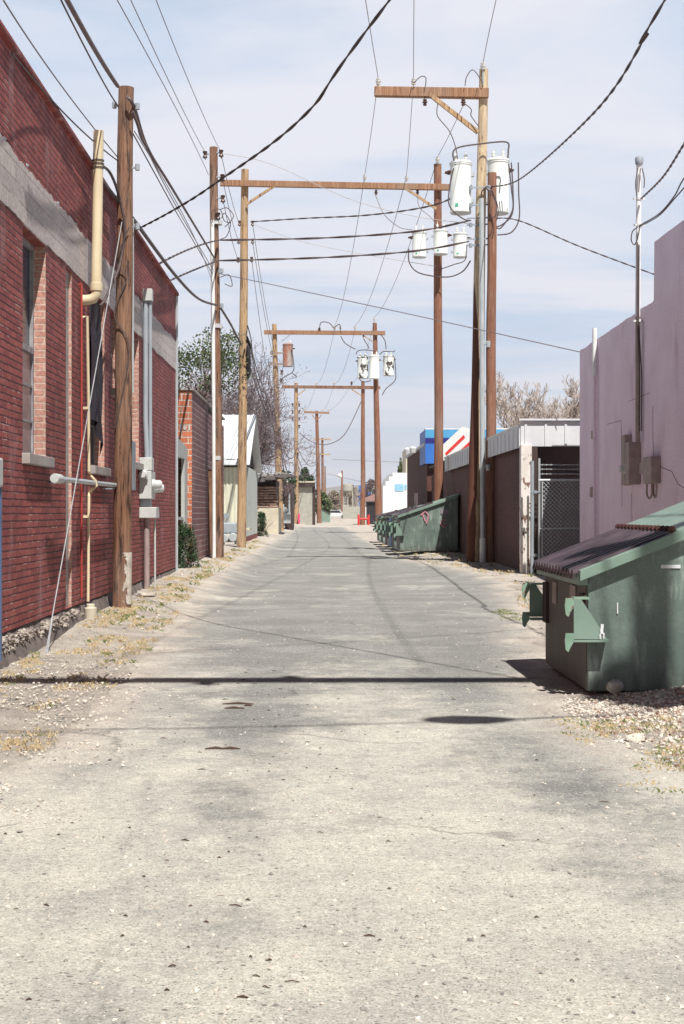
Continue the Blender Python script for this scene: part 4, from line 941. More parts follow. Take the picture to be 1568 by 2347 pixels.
# splice closure overhead (its shadow is the dark spindle on the road)
b = MB(); zc_ = 8.6; ys_ = 9.4-.63*zc_; xs_ = .95+.20*zc_
b.tube([(xs_-.30, ys_, zc_+.0), (xs_-.22, ys_, zc_+.01), (xs_-.05, ys_, zc_+.02), (xs_+.12, ys_, zc_+.03), (xs_+.26, ys_, zc_+.05), (xs_+.34, ys_, zc_+.055)], [.03, .12, .17, .15, .09, .03], 12)
simple('splice_case', b, M['tar'], 'spindle shaped splice case on the overhead cable, casting the short dark shadow', 'cable box', (xs_, ys_, zc_))
wire('overhead cable carrying the spindle shaped splice case', [Vector((xs_-.30, ys_, zc_)), Vector((xs_-.3-.001, ys_, zc_)), Vector((xs_+.34, ys_, zc_+.055)), Vector((4.45, ys_-.03, 9.2))], .012, 'cable', mode='raw')

# ================================================================ LEFT, BEYOND THE BRICK BUILDING
# white framed lean-to with doorway
root = thing('storefront_porch', 'pale green-white boarded porch front with a door opening behind the brick building', 'porch', (-3.0, 31, 0))
XA = -3.05
def wallpoly(poly, x0, x1): 
    b = MB(); b.prism(poly, 'x', x0, x1); return b
za = P(407, 1000, 30).z
b = wallpoly([(29.0, .1), (29.35, .1), (29.35, 2.55), (32.1, 2.55), (32.1, .1), (32.75, .1), (32.75, 2.82), (29.0, 3.05)], XA-.08, XA); b.build('door_surround', M['corr_grey'], root)
b = MB(); b.box(XA-.5, XA-.09, 29.0, 32.75, 2.56, 2.8); b.box(XA-.6, XA-.5, 29, 32.7, .1, 2.8); b.build('dark_recess', M['dark_wood'], root)
b = MB(); b.box(XA-.06, XA-.02, 30.5, 30.62, .1, 2.55); b.box(XA-.06, XA-.02, 29.36, 32.1, 1.2, 1.26); b.build('door_post', M['galv'], root)
# bldg 2
XB = -2.95
root = thing('block_building', 'low block building, orange raw end wall and mauve grimy side, left of the alley', 'building', (XB, 36, 0))
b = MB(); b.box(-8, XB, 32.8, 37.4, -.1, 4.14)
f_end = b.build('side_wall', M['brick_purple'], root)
b = MB(); b.box(-7.9, XB-.002, 32.775, 32.797, .1, 4.13); b.build('end_wall', M['brick_orange'], root)
b = MB(); b.box(-8, XB, 38.7, 43.5, -.1, 3.95); b.box(-8, XB, 37.42, 38.68, 2.5, 3.97); b.build('rear_wall', M['brick_purple'], root)
b = MB(); b.box(-8, XB-.25, 37.41, 38.69, -.1, 2.49); b.build('doorway', M['dark_wood'], root)
b = MB(); b.box(-8.05, XB+.04, 32.74, 43.5, 4.142, 4.19) ; b.build('coping', M['concrete'], root)
# lettering remnants on the orange end wall
b = MB(); zs_ = P(0, 985, 32.7).z
def seg(b, x, z, k, s, y=32.765):
    S = {'0': 'abcdef', '8': 'abcdefg', '3': 'abgcd', '1': 'bc'}[k]; w_, h_ = .5*s, s; t_ = .16*s
    D = {'a': (0, h_-t_, w_, h_), 'd': (0, 0, w_, t_), 'g': (0, h_/2-t_/2, w_, h_/2+t_/2), 'b': (w_-t_, h_/2, w_, h_), 'c': (w_-t_, 0, w_, h_/2), 'f': (0, h_/2, t_, h_), 'e': (0, 0, t_, h_/2)}
    for c in S: x0, z0, x1, z1 = D[c]; b.box(x+x0, x+x1, y-.004, y, z+z0, z+z1)
for i, k in enumerate('801'): seg(b, P(412, 0, 32.7).x+i*.085, zs_, k, .12)
b.build('painted_number', M['whitepaint'], root)
# shed
root = thing('metal_shed', 'cream corrugated metal shed with white gabled roof beyond the conduit pole', 'shed', (-3, 56, 0))
xe = -2.93; y0, y1 = 54.8, 65.2; ze = P(0, 1050, 54.8).z; zr = P(0, 950, 59.8).z; yr = 59.9; XL = -9
def corr(b, p0, p1, z0, z1, n, amp, nrm):
    p0 = Vector(p0); p1 = Vector(p1); nrm = Vector(nrm); v = []
    for i in range(n*4+1):
        p = p0.lerp(p1, i/(n*4)); k = amp*math.sin(i*math.pi/2+.3)
        v += [(p.x+nrm.x*k, p.y+nrm.y*k, z0), (p.x+nrm.x*k, p.y+nrm.y*k, z1)]
    b.add(v, [(2*i, 2*i+2, 2*i+3, 2*i+1) for i in range(n*4)])
b = MB(); corr(b, (XL, y0, 0), (xe, y0, 0), .35, ze-.3, 40, .02, (0, 1, 0)); b.build('front_wall', M['corr_cream'], root, fix=False)
b = MB(); corr(b, (xe, y0, 0), (xe, y1, 0), .42, ze-.25, 50, .03, (1, 0, 0)); b.build('side_wall', M['corr_grey'], root, fix=False)
b = MB(); b.box(XL, xe-.06, y0+.06, y1, 0, ze-.2); b.build('frame', M['dark_wood'], root)
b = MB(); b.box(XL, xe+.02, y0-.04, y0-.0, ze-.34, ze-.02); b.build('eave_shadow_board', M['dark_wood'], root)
b = MB(); b.prism([(y0-.1, ze-.1), (y1+.1, ze-.1), (yr, zr-.05)], 'x', xe-.3, xe-.12); b.build('gable_boards', M['dark_wood'], root)
for s, (ya, za_) in enumerate(((y0-.45, ze-.22), (y1+.45, ze-.22))):
    b = MB(); b.hexa([(XL, ya, za_-.05), (xe+.22, ya, za_-.05), (xe+.22, yr, zr-.05), (XL, yr, zr-.05)], [(XL, ya, za_), (xe+.22, ya, za_), (xe+.22, yr, zr), (XL, yr, zr)]); b.build('roof_sheet', M['metal_roof'], root)
b = MB()
for x in rng(XL+.3, xe+.1, 14): b.hexa([(x-.02, y0-.44, ze-.215), (x+.02, y0-.44, ze-.215), (x+.02, yr, zr+.003), (x-.02, yr, zr+.003)], [(x-.02, y0-.44, ze-.18), (x+.02, y0-.44, ze-.18), (x+.02, yr, zr+.035), (x-.02, yr, zr+.035)])
b.build('roof_ribs', M['metal_roof'], root)
b = MB(); b.box(xe-.1, xe+.03, y0+.1, y1, .1, .4); b.build('brick_footing', M['brick'], root)
b = MB(); b.box(-3.0, xe+.28, y0-1.6, y0-.3, P(0, 1215, 53).z, P(0, 1210, 53).z); b.build('step_plank', M['stucco_cream'], root)
# gas meter
q = P(527, 1240, 51.5); q.z = gz(q.x, q.y)
root = thing('gas_meter', 'grey gas meter set on pipes before the cream shed', 'gas meter', q)
b = MB(); b.box(q.x-.3, q.x+.3, q.y-.15, q.y+.15, q.z+.38, q.z+.78); b.build('body', M['galv_blue'], root, bevel=.05)
b = MB(); b.lathe([(.13, 0), (.16, .03), (.16, .1), (.05, .13)], (q.x+.12, q.y-.25, q.z+.25), 14, 'y'); b.lathe([(.13, 0), (.16, .03), (.16, .1), (.05, .13)], (q.x-.2, q.y-.25, q.z+.22), 14, 'y'); b.build('regulator', M['galv'], root)
b = MB(); b.tube([(q.x-.22, q.y, q.z), (q.x-.22, q.y, q.z+1.05), (q.x-.05, q.y, q.z+1.05), (q.x-.05, q.y, q.z+.7)], .035, 8); b.tube([(q.x+.2, q.y, q.z), (q.x+.2, q.y, q.z+.4)], .035, 8); b.lathe([(.1, 0), (.1, .05)], (q.x-.13, q.y-.06, q.z+1.02), 10, 'y'); b.build('pipework', M['galv_blue'], root)
# ruin / shack
root = thing('adobe_shack', 'ruined adobe shack with stacked brown blocks and sagging flat roof, left of alley', 'shack', (-3, 76, 0))
b = MB(); b.box(-8, P(638, 0, 76).x, 76, 82, 0, P(0, 1163, 76).z); b.build('plaster_base', M['stucco_cream'], root)
b = MB()
z = P(0, 1163, 76).z; k = 0
while z < P(0, 1118, 76).z:
    x = -7.9
    while x < P(636, 0, 76).x-.1:
        ww = random.uniform(.3, .7); hh = random.uniform(.09, .13); b.box(x, min(x+ww-.03, P(637, 0, 76).x), 76-random.uniform(-.02, .1), 76.5, z+.02, z+hh); x += ww
    z += .14
b.build('block_courses', mat('brown_stacked_blocks', (.46, .31, .25), (.30, .19, .155), 3, .9, .4), root)
b = MB(); b.box(-8, P(632, 0, 76).x, 76.3, 82, P(0, 1163, 76).z, P(0, 1098, 76).z); b.build('dark_inside', M['dark_wood'], root)
b = MB()
for i in range(7):
    xx = P(590+i*12, 0, 75.5).x; b.hexa([(xx-.4, 75.3-.2*(i % 2), 2.85+.06*i+.03), (xx+.2, 75.2, 2.9+.05*i), (xx+.3, 82, 3.3), (xx-.4, 82, 3.3)], [(xx-.4, 75.3-.2*(i % 2), 2.97+.06*i+.05), (xx+.2, 75.2, 3.02+.05*i), (xx+.3, 82, 3.42), (xx-.4, 82, 3.42)])
b.build('roof', M['roof_tar'], root)
b = MB(); 
for i in range(26): lump(b, (P(592+i*2.4, 0, 76).x, 76+random.uniform(-.3, 1), 3.15+random.uniform(0, .25)), random.uniform(.08, .22), .7, i, 7, 5)
b.build('roof_debris', M['stone_grey'], root, fix=False)
b = MB(); b.box(P(655, 0, 100).x, P(672, 0, 100).x, 98, 104, 0, P(0, 1108, 100).z)  # dark block put in where only a dark gap lies
simple('gap_block', b, M['dark_wood'], 'added dark block filling the gap between the adobe shack and grey block hut', 'shed', (P(663, 0, 100).x, 100, 0))
b = MB(); q = P(658, 1195, 99); b.box(q.x-.3, q.x+.3, 97, 97.4, q.z-.1, q.z+.6); b.tube([(q.x+.2, 97.2, q.z), (q.x+.2, 97.2, q.z+1.9)], .06, 8); b.tube([(q.x-.2, 97.2, q.z), (q.x-.2, 97.2, q.z+1.2)], .06, 8); b.lathe([(.2, 0), (.2, .15)], (q.x-.1, 96.9, q.z+.8), 10, 'y')
simple('gas_meter', b, M['galv'], 'far grey utility meters against the dark gap block', 'gas meter', q, bevel=.02)
# grey hut
Zg = 152.; root = thing('block_hut', 'plain grey concrete block hut with dark flat roof edge at the alley end', 'building', (-1.5, Zg, 0))
xg0, xg1 = P(668, 0, Zg).x, P(716, 0, Zg).x; zt = P(0, 1116, Zg).z
b = MB(); b.box(xg0-1.5, xg1, Zg, Zg+7, 0, zt); b.build('wall', M['stucco_grey'], root)
b = MB(); b.box(xg0-1.6, xg1+.25, Zg-.4, Zg+7.2, zt+.02, zt+.45); b.build('roof', M['dark_wood'], root)
b = MB(); b.box(xg0-1.6, xg1+.27, Zg-.45, Zg+7.2, zt+.47, zt+.62); b.build('roof_edge', M['stucco_cream'], root)
b = MB(); b.box(xg1+.02, xg1+.3, Zg, Zg+3, 0, zt); b.build('side_door', M['dark_wood'], root)
b = MB(); q = P(682, 1200, 140.5); b.lathe([(.10, 0), (.10, .9), (.06, 1.)], q+Vector((.15, -.2, 0)), 10); simple('marker_post', b, M['magenta'], 'short magenta marker post at the foot of the third frame', 'post', q)

# ================================================================ RIGHT SIDE
# mauve building
XP = 5.22
root = thing('mauve_building', 'mauve stuccoed building with stepped parapet, right edge of the picture', 'building', (XP, 25, 0))
def zat(px, py): Z = XP*F/(px-UX); return EYE-(py-VY)*Z/F
tops = []
def edge_(ya, za, yb, zb, n=40):
    for i in range(n+1):
        t_ = i/n; y = ya+(yb-ya)*t_; tops.append((y, za+(zb-za)*t_+.018*mn.noise(Vector((y*1.6, 3, 0)))+.012*mn.noise(Vector((y*7, 5, 0)))))
edge_(29.1, zat(1327, 805), 22.62, zat(1497, 690)); edge_(22.58, zat(1497, 556), 12, 5.45, 60)
b = MB(); b.prism([(12, -.1), (29.1, -.1)]+tops, 'x', XP, XP+9)
b.build('wall', M['pink'], root)
b = MB(); b.box(XP-.035, XP+.3, 12, 29.12, -.1, .35); b.build('concrete_plinth', M['concrete'], root, bevel=.01)
b = MB()
def crack(pts, w_=.008):
    pp = []
    for px, py in pts: Z = XP*F/(px-UX); q = P(px, py, Z); pp.append(Vector((XP-.001, q.y, q.z)))
    b.tube(pp, w_, 4)
crack([(1497, 930), (1497, 1000), (1499, 1060), (1520, 1072), (1540, 1080), (1555, 1110), (1568, 1118)], .006); crack([(1392, 972), (1424, 963), (1425, 1000), (1426, 1160)], .005); crack([(1448, 1130), (1449, 1200)], .005); crack([(1440, 920), (1490, 900)], .004)
b.build('cracks', M['crack'], root)
b = MB(); 
for px, py in ((1363, 996), (1360, 1130)): Z = XP*F/(px-UX); q = P(px, py, Z); b.box(XP-.05, XP, q.y-.08, q.y+.12, q.z-.08, q.z+.08 if py < 1000 else q.z+.12)
b.build('wall_outlet', M['meter_dim'], root, bevel=.01)
# pipe 2
Z = 27.2; xx = XP-.06; root = thing('wall_pipe', 'white vent pipe strapped up the mauve wall near its far corner', 'pipe', (xx, Z, .2))
b = MB(); b.tube([(xx, Z, .1), (xx, Z, zat(1366, 800))], .035, 12); b.build('lower_pipe', M['pink'], root)
b = MB(); b.tube([(xx, Z, zat(1366, 905)+.35), (xx, Z, P(0, 752, Z).z)], .045, 12); b.build('upper_pipe', M['white'], root)
# mast with meters
Z = 23.4; xx = XP-.08; root = thing('service_mast', 'tall white service mast with drip loops on the mauve wall', 'mast', (xx, Z, 2.5))
b = MB(); b.tube([(xx, Z, P(0, 725, Z).z), (xx+.02, Z, P(0, 372, Z).z)], .042, 12); b.build('mast_pipe', M['white'], root)
b = MB(); b.tube([(xx, Z, P(0, 1012, Z).z), (xx, Z, P(0, 724, Z).z)], .040, 12); b.build('lower_pipe', M['meter_dim'], root)
b = MB(); q = P(1466, 372, Z); b.lathe([(.045, -.07), (.066, -.04), (.070, .03), (.062, .06), (.03, .075)], (xx+.02, Z-.02, q.z+.02), 14); b.build('weatherhead', M['galv_blue'], root, fix=False)
for py in (455, 515, 735): b = MB(); b.lathe([(.06, -.02), (.06, .02)], P(1466, py, Z), 10); b.beam(P(1452, py, Z-.02), P(1478, py, Z-.02), .02, .03); b.build('clamp', M['white'], root)
for k, pp in enumerate(([(1462, 385), (1457, 420), (1460, 450)], [(1472, 385), (1477, 410), (1476, 430)], [(1468, 385), (1466, 410), (1464, 440)], [(1462, 520), (1450, 530), (1447, 550), (1455, 560), (1463, 540), (1466, 520)])):
    b = MB(); b.tube(cat([P(x, y, Z-.1) for x, y in pp]), .009, 6); b.build('drip_loop', M['cable'], root)
b = MB(); b.tube([P(1461, 555, Z-.05), P(1461, 740, Z-.05), P(1467, 860, Z-.05), P(1466, 988, Z-.05)], .010, 6); b.tube([P(1465, 560, Z-.05), P(1464, 740, Z-.05), P(1471, 860, Z-.05), P(1470, 988, Z-.05)], .010, 6); b.build('strapped_cable', M['cable'], root)
root = thing('electric_service', 'brown-grey meter boxes and looping conduits below the mast on the mauve wall', 'meter box', (XP, 23.2, 1.6))
def bxp(px0, px1, py0, py1, d, nm, m, Zc=None):
    Zc = Zc or 22.9; a_ = P(px0, py1, Zc); c_ = P(px1, py0, Zc)
    yb = XP*F/(px0+ (px1-px0)*.5 - UX)
    b = MB(); b.box(XP-d, XP, yb-.14, yb+.16, a_.z, c_.z); return b.build(nm, m, root, bevel=.012)
bxp(1432, 1456, 985, 1108, .12, 'meter_cabinet', M['meter_dim'])
bxp(1455, 1475, 1008, 1108, .2, 'breaker_box', M['meter_dim'])
b = MB(); b.lathe([(.08, 0), (.08, -.05), (.065, -.06), (.06, -.13)], (XP-.12, 24.0, P(0, 1075, 24).z), 14, 'x'); b.build('meter', M['meter_glass'], root)
b = MB()
for x0_, x1_, yb in ((1483, 1494, 1138), (1497, 1506, 1135)):
    b.tube(cat([P(x0_, 1106, 22.6), P(x0_, yb-6, 22.6), P((x0_+x1_)/2, yb+4, 22.5), P(x1_, yb-6, 22.4), P(x1_, 1106, 22.4)]), .016, 8)
b.build('conduit_loop', M['meter_dim'], root)
b = MB(); b.box(XP-.15, XP, 22.15, 22.72, P(0, 1108, 22.4).z, P(0, 1046, 22.4).z); b.build('junction_box', M['meter_dim'], root, bevel=.015)
b = MB(); b.box(XP-.10, XP, 22.74, 23.2, P(0, 1085, 22.9).z, P(0, 1058, 22.9).z); b.build('wireway', M['meter_dim'], root, bevel=.01)
wire('twisted cable from the mast clamp up to the right edge', [P(1470, 455, 23.3), P(1520, 405, 21.0), P(1568, 330, 19), P(1640, 210, 16.5), Vector((5.6, 12, 8.4))], .010, 'cable', twist=True, mode='cat')
wire('upper of two cables leaving the mast low clamp for the right edge', [P(1466, 516, 23.3), P(1510, 490, 21.5), P(1545, 450, 20), P(1568, 408, 18.8), P(1640, 310, 16.5), Vector((5.5, 12, 7.3))], .010, 'cable', mode='cat')
wire('lower of two cables leaving the mast low clamp for the right edge', [P(1466, 519, 23.3), P(1510, 494, 21.5), P(1545, 456, 20), P(1568, 430, 18.8), P(1640, 350, 16.5), Vector((5.7, 12, 7.0))], .010, 'cable', mode='cat')

# garage
root = thing('brick_garage', 'long low brown brick garage with white metal fascia and peeling corner column', 'garage', (4.3, 31, 0))
XG = 4.32; zf1 = EYE+1.80; zf0 = EYE+1.36
b = MB(); b.box(XG, XG+.25, 30.7, 56.5, -.1, zf0+.1); b.build('side_wall', M['brick_brown'], root)
b = MB(); b.box(XG+.26, 14, 33.2, 33.4, -.1, zf1-.11); b.box(13.8, 14, 30.36, 33.19, -.1, zf1-.11); b.build('inner_wall', M['inner'], root)
b = MB(); b.box(XG-.1, 14.1, 30.35, 56.4, zf1-.10, zf1-.02); b.build('roof', M['roof_tar'], root)
for z in (30.9, 32.0, 33.0): b = MB(); b.beam((XG+.25, z, zf1-.25), (13.8, z, zf1-.25), .1, .2); b.build('roof_joist', M['inner'], root)
b = MB(); b.beam((XG+.25, 33.0, 1.6), (8.5, 33.0, zf1-.4), .08, .12); b.beam((XG+.25, 33.12, zf1-.4), (8.5, 33.12, 1.5), .06, .12); b.build('cross_brace', M['inner'], root)
b = MB(); b.box(XG-.16, XG-.13, 30.3, 48.6, zf0, zf1); 
for k in range(26): y = 30.5+k*.7; b.box(XG-.175, XG-.1605, y, y+.04, zf0, zf1-.03)
b.build('side_fascia', M['fascia'], root)
b = MB(); b.box(XG-.13, 13.9, 30.27, 30.3, zf0+.02, zf1+.12)
for k in range(14): x = XG-.05+k*.42; b.box(x, x+.05, 30.25, 30.269, zf0+.02, zf1+.09)
b.box(XG-.17, 14, 30.2, 30.34, zf1+.121, zf1+.16); b.build('front_fascia', M['fascia'], root)
b = MB(); b.box(XG-.18, XG-.1, 30.3, 48.7, zf1+.001, zf1+.05); b.build('fascia_cap', M['white'], root)
b = MB(); b.box(4.17, 4.40, 30.1, 30.35, 0, zf0+.05); b.build('corner_column', M['peel'], root, bevel=.01)
b = MB(); b.box(4.405, 4.52, 30.12, 30.3, .1, zf0-.0); b.build('door_jamb', M['dark_wood'], root)
# gate
gb = P(1217, 1325, 29.6); root = thing('chain_link_gate', 'chain link gate topped with barbed wire between the garage column and mauve wall', 'gate', (4.45, 29.6, 0))
yg = 29.6
def gx(px): return (px-UX)*yg/F
def gy(py): return EYE-(py-VY)*yg/F
b = MB(); b.tube([(gx(1220), yg, -.1), (gx(1220), yg, gy(1056))], .038, 10); b.build('gate_post', M['galv_blue'], root)
b = MB(); b.tube([(gx(1236), yg, gy(1318)), (gx(1236), yg, gy(1050))], .024, 8); b.tube([(gx(1243), yg, gy(1318)), (gx(1243), yg, gy(1100))], .016, 8)
b.tube([(gx(1234), yg, gy(1100)), (5.9, yg, gy(1100))], .024, 8); b.tube([(gx(1234), yg, gy(1211)), (5.9, yg, gy(1211))], .018, 8); b.tube([(gx(1234), yg, gy(1320)), (5.9, yg, gy(1320))], .024, 8); b.build('frame', M['galv'], root)
b = MB(); x0_, x1_, z0_, z1_ = gx(1244), 5.9, gy(1320), gy(1100); st = .088
k = x0_-(z1_-z0_)
while k < x1_:
    for sgn in (1, -1):
        # line x = k + s (z - z0) clipped
        if sgn == 1: a = (k, z0_); c = (k+(z1_-z0_), z1_)
        else: a = (k+(z1_-z0_), z0_); c = (k, z1_)
        (xa, za), (xc, zc2) = (a, c) if a[0] < c[0] else (c, a)
        if xa < x0_: t_ = (x0_-xa)/(xc-xa); za += (zc2-za)*t_; xa = x0_
        if xc > x1_: t_ = (x1_-xa)/(xc-xa); zc2 = za+(zc2-za)*t_; xc = x1_
        if xc-xa > .02: b.tube([(xa, yg+.006*sgn, za), (xc, yg+.006*sgn, zc2)], .0065, 4, False)
    k += st
b.build('chain_mesh', M['galv'], root, fix=False)
b = MB()
for py in (1065, 1075, 1086):
    b.tube([(gx(1236), yg, gy(py)), (5.9, yg, gy(py))], .007, 5)
    for k in range(9): x = gx(1242)+k*.09; b.beam((x, yg-.02, gy(py)-.02), (x+.02, yg+.02, gy(py)+.02), .005, .005)
b.build('barbed_wire', M['galv'], root)
b = MB()
for py in (1127, 1272): b.lathe([(.04, -.03), (.04, .03)], (gx(1226), yg-.02, gy(py)), 8); b.beam((gx(1216), yg-.03, gy(py)), (gx(1238), yg-.03, gy(py)), .02, .03)
b.build('hinge', M['galv_blue'], root)
# building with blue parapet
root = thing('blue_trim_building', 'brown brick shop with blue parapet panels behind the long garage', 'building', (4.2, 60, 0))
XS = 4.18
b = MB(); b.box(XS, 14, 57.0, 70.3, -.1, EYE+2.62); b.build('wall', M['brick_brown'], root)
b = MB(); b.box(XS-.12, XS+.2, 56.9, 70.6, EYE+2.62, EYE+2.74); b.build('side_coping', M['fascia'], root)
y_ = 56.7
def bx(px0, px1, py0, py1, nm, m, y=y_, d=.1): b = MB(); a_ = P(px0, py1, y); c_ = P(px1, py0, y); b.box(a_.x, c_.x, y, y+d, a_.z, c_.z); return b.build(nm, m, root)
bx(975, 1180, 984, 1003, 'light_band', M['blue_light']); bx(975, 1180, 1003.2, 1016, 'navy_band', M['blue_dark']); bx(975, 1180, 1016.2, 1062, 'blue_panel', M['blue_sign'])
bx(974, 1181, 981, 983.8, 'cap', M['white'], d=.5)
b = MB(); b.box(P(975, 0, 56.8).x, 12, 56.81, 60, P(0, 1062, 57).z, P(0, 984, 57).z-.01); b.build('parapet_back', M['blue_sign'], root)
b = MB(); q = P(945, 1050, 63); 
for dy in (0, 4): b.lathe([(.12, 0), (.16, .2), (.04, .28)], (XS-.3, 61+dy, P(0, 1070, 61+dy).z+.6), 10)
b.build('flood_lamp', M['white'], root)
b = MB(); b.box(XS-.03, XS, 62, 64.5, 0, 2.2); b.box(XS-.1, XS, 58, 59, .2, 1.6); b.build('side_door', M['inner'], root)
# striped slanting sign
root = thing('striped_sign', 'tilted white sign board with red diagonal stripes above the garage roof', 'sign', P(1030, 1040, 53))
ys_ = 53.; b = MB(); pl = [P(993, 1042, ys_), P(1070, 1012, ys_), P(1070, 985, ys_), P(1062, 977, ys_), P(1016, 1018, ys_)]
b.prism([(p.x, p.z) for p in [P(1016, 1055, ys_), P(1110, 1030, ys_), P(1092, 985, ys_), P(1060, 977, ys_), P(1015, 1019, ys_)]], 'y', ys_, ys_+.15); b.build('board', M['white'], root)
b = MB()
for st_ in ([(1020, 1038), (1063, 996), (1066, 1003), (1023, 1044)], [(1048, 1038), (1085, 1003), (1091, 1012), (1062, 1038)]): b.prism([(P(x, y, ys_).x, P(x, y, ys_).z) for x, y in st_], 'y', ys_-.01, ys_-.002)
b.build('red_stripe', M['red_bright'], root)
# white stepped building
Zw = 118.; root = thing('white_building', 'bright white stuccoed building with stepped parapet at the alley end, right', 'building', (6, Zw, 0))
b = MB(); 
pts = [(878, 1200), (1000, 1200), (1000, 1083), (900, 1083), (900, 1092), (892, 1092), (892, 1103), (884, 1103), (884, 1113), (878, 1113)]
b.prism([(P(x, y, Zw).x, max(P(x, y, Zw).z, -.1)) for x, y in pts], 'y', Zw, Zw+12); b.build('wall', M['stucco_white'], root)
b = MB(); p = P(905, 1125, Zw); q = P(925, 1109, Zw); b.box(p.x, q.x, Zw-.05, Zw-.002, p.z, q.z); p = P(927, 1122, Zw); q = P(932, 1110, Zw); b.box(p.x, q.x, Zw-.05, Zw-.002, p.z, q.z); b.build('blue_window', mat('pale_blue_sign', (.30, .58, .80), rough=.3), root)
b = MB(); p = P(931, 1080, 128); b.box(p.x, p.x+8, 128, 134, 0, P(0, 1028, 128).z); simple('white_tower', b, M['stucco_cream'], 'cream square top of a building showing behind the blue-trimmed shop', 'building', (p.x, 128, 0))
# small dark garage at alley end
Zs = 146.; root = thing('small_shed', 'small shed with dark open door and reddish roof at the alley end', 'shed', (5, Zs, 0))
b = MB(); p = P(828, 1205, Zs); q = P(872, 1140, Zs); b.box(p.x, q.x+1.5, Zs, Zs+6, 0, P(0, 1146, Zs).z); b.build('wall', M['stucco_white'], root)
b = MB(); b.box(P(840, 0, Zs).x, P(866, 0, Zs).x, Zs-.06, Zs-.002, 0, P(0, 1150, Zs).z); b.build('door_opening', M['tar'], root)
b = MB(); b.prism([(P(822, 0, Zs).x, P(0, 1147, Zs).z), (P(905, 0, Zs).x, P(0, 1147, Zs).z), (P(868, 0, Zs).x, P(0, 1128, Zs).z)], 'y', Zs-.4, Zs+6.3); b.build('roof', mat('dusty_pink_roof', (.42, .24, .22), (.3, .2, .18), 2), root)
# red rail
q = P(833, 1205, 139); root = thing('guard_rail', 'bright red H-shaped pipe guard in front of the far pole', 'barrier', (q.x, 139, 0))
for px in (822, 845): b = MB(); x = P(px, 0, 139).x; b.tube([(x, 139, -.1), (x, 139, P(0, 1179, 139).z)], .11, 10); b.build('post', M['red_bright'], root)
b = MB(); b.tube([(P(822, 0, 139).x, 139, P(0, 1189, 139).z), (P(845, 0, 139).x, 139, P(0, 1189, 139).z)], .11, 10); b.build('rail', M['red_bright'], root)
# far lone things
b = MB(); q = P(746, 1195, 185); root = thing('dumpster', 'far pale green dumpster beside the distant crossarm pole', 'dumpster', (q.x, 185, 0))
x0_, x1_ = P(734, 0, 185).x, P(757, 0, 185).x
b.prism([(x0_, .1), (x1_, .1), (x1_, P(0, 1178, 185).z), (x0_, P(0, 1164, 185).z)], 'y', 185, 187); b.build('body', M['green_light'], root, bevel=.02)
b = MB(); b.hexa([(x0_-.1, 184.9, P(0, 1164, 185).z+.01), (x1_+.1, 184.9, P(0, 1179, 185).z+.01), (x1_+.1, 187.1, P(0, 1179, 185).z+.01), (x0_-.1, 187.1, P(0, 1164, 185).z+.01)], [(x0_-.1, 184.9, P(0, 1164, 185).z+.1), (x1_+.1, 184.9, P(0, 1179, 185).z+.1), (x1_+.1, 187.1, P(0, 1179, 185).z+.1), (x0_-.1, 187.1, P(0, 1164, 185).z+.1)]); b.build('lid', M['lid'], root)
# car
q = P(768, 1185, 235); q.z = gz(q.x, 235); root = thing('parked_car', 'tiny white car parked far off across the cross street', 'car', q)
b = MB(); b.prism([(q.x-2.2, q.z+.35), (q.x+2.2, q.z+.35), (q.x+2.2, q.z+.8), (q.x+1.3, q.z+.95), (q.x+.7, q.z+1.4), (q.x-1.0, q.z+1.4), (q.x-1.6, q.z+.95), (q.x-2.2, q.z+.85)], 'y', 235, 236.7); b.build('body', M['car_white'], root, bevel=.06)
b = MB(); b.prism([(q.x-1.4, q.z+.95), (q.x+1.1, q.z+.95), (q.x+.62, q.z+1.33), (q.x-.95, q.z+1.33)], 'y', 234.98, 234.995); b.build('side_glass', M['tar'], root)
for dx in (-1.35, 1.35): b = MB(); b.lathe([(.33, 0), (.33, .22)], (q.x+dx, 234.9, q.z+.33), 14, 'y'); b.build('wheel', M['tyre'], root)
b = MB(); 
for x0_, x1_, y0_, y1_ in ((786, 800, 1161, 1192), (800, 826, 1165, 1190)): p = P(x0_, y1_, 225); q = P(x1_, y0_, 225); b.box(p.x, q.x, 225, 228, 0, q.z+.3)
simple('block_wall', b, M['stucco_grey'], 'low grey wall crossing far behind the street lamp pole', 'wall', P(800, 1190, 225))
b = MB(); p = P(823, 1120, 420); b.box(p.x, p.x+3.5, 420, 424, 0, p.z+1); simple('blue_house', b, M['blue_sign'], 'tiny blue building among bare brush at the alley end', 'building', (p.x, 420, 0))
p = P(795, 1190, 330); wt = thing('water_tank', 'distant grey water tank on legs seen left of the far pole', 'tank', (p.x, 330, .8))
b = MB(); b.lathe([(1.1, 0), (1.2, .1), (1.2, 1.5), (.9, 1.7)], (p.x+.2, 330, P(0, 1112, 330).z-1.3), 12); b.build('tank', M['stucco_grey'], wt)
for dx in (-1, 0, 1.2): b = MB(); b.tube([(p.x+.2+dx, 330, .5), (p.x+.2+dx*.9, 330, P(0, 1112, 330).z-1.3)], .16, 6); b.build('leg', M['stucco_grey'], wt)

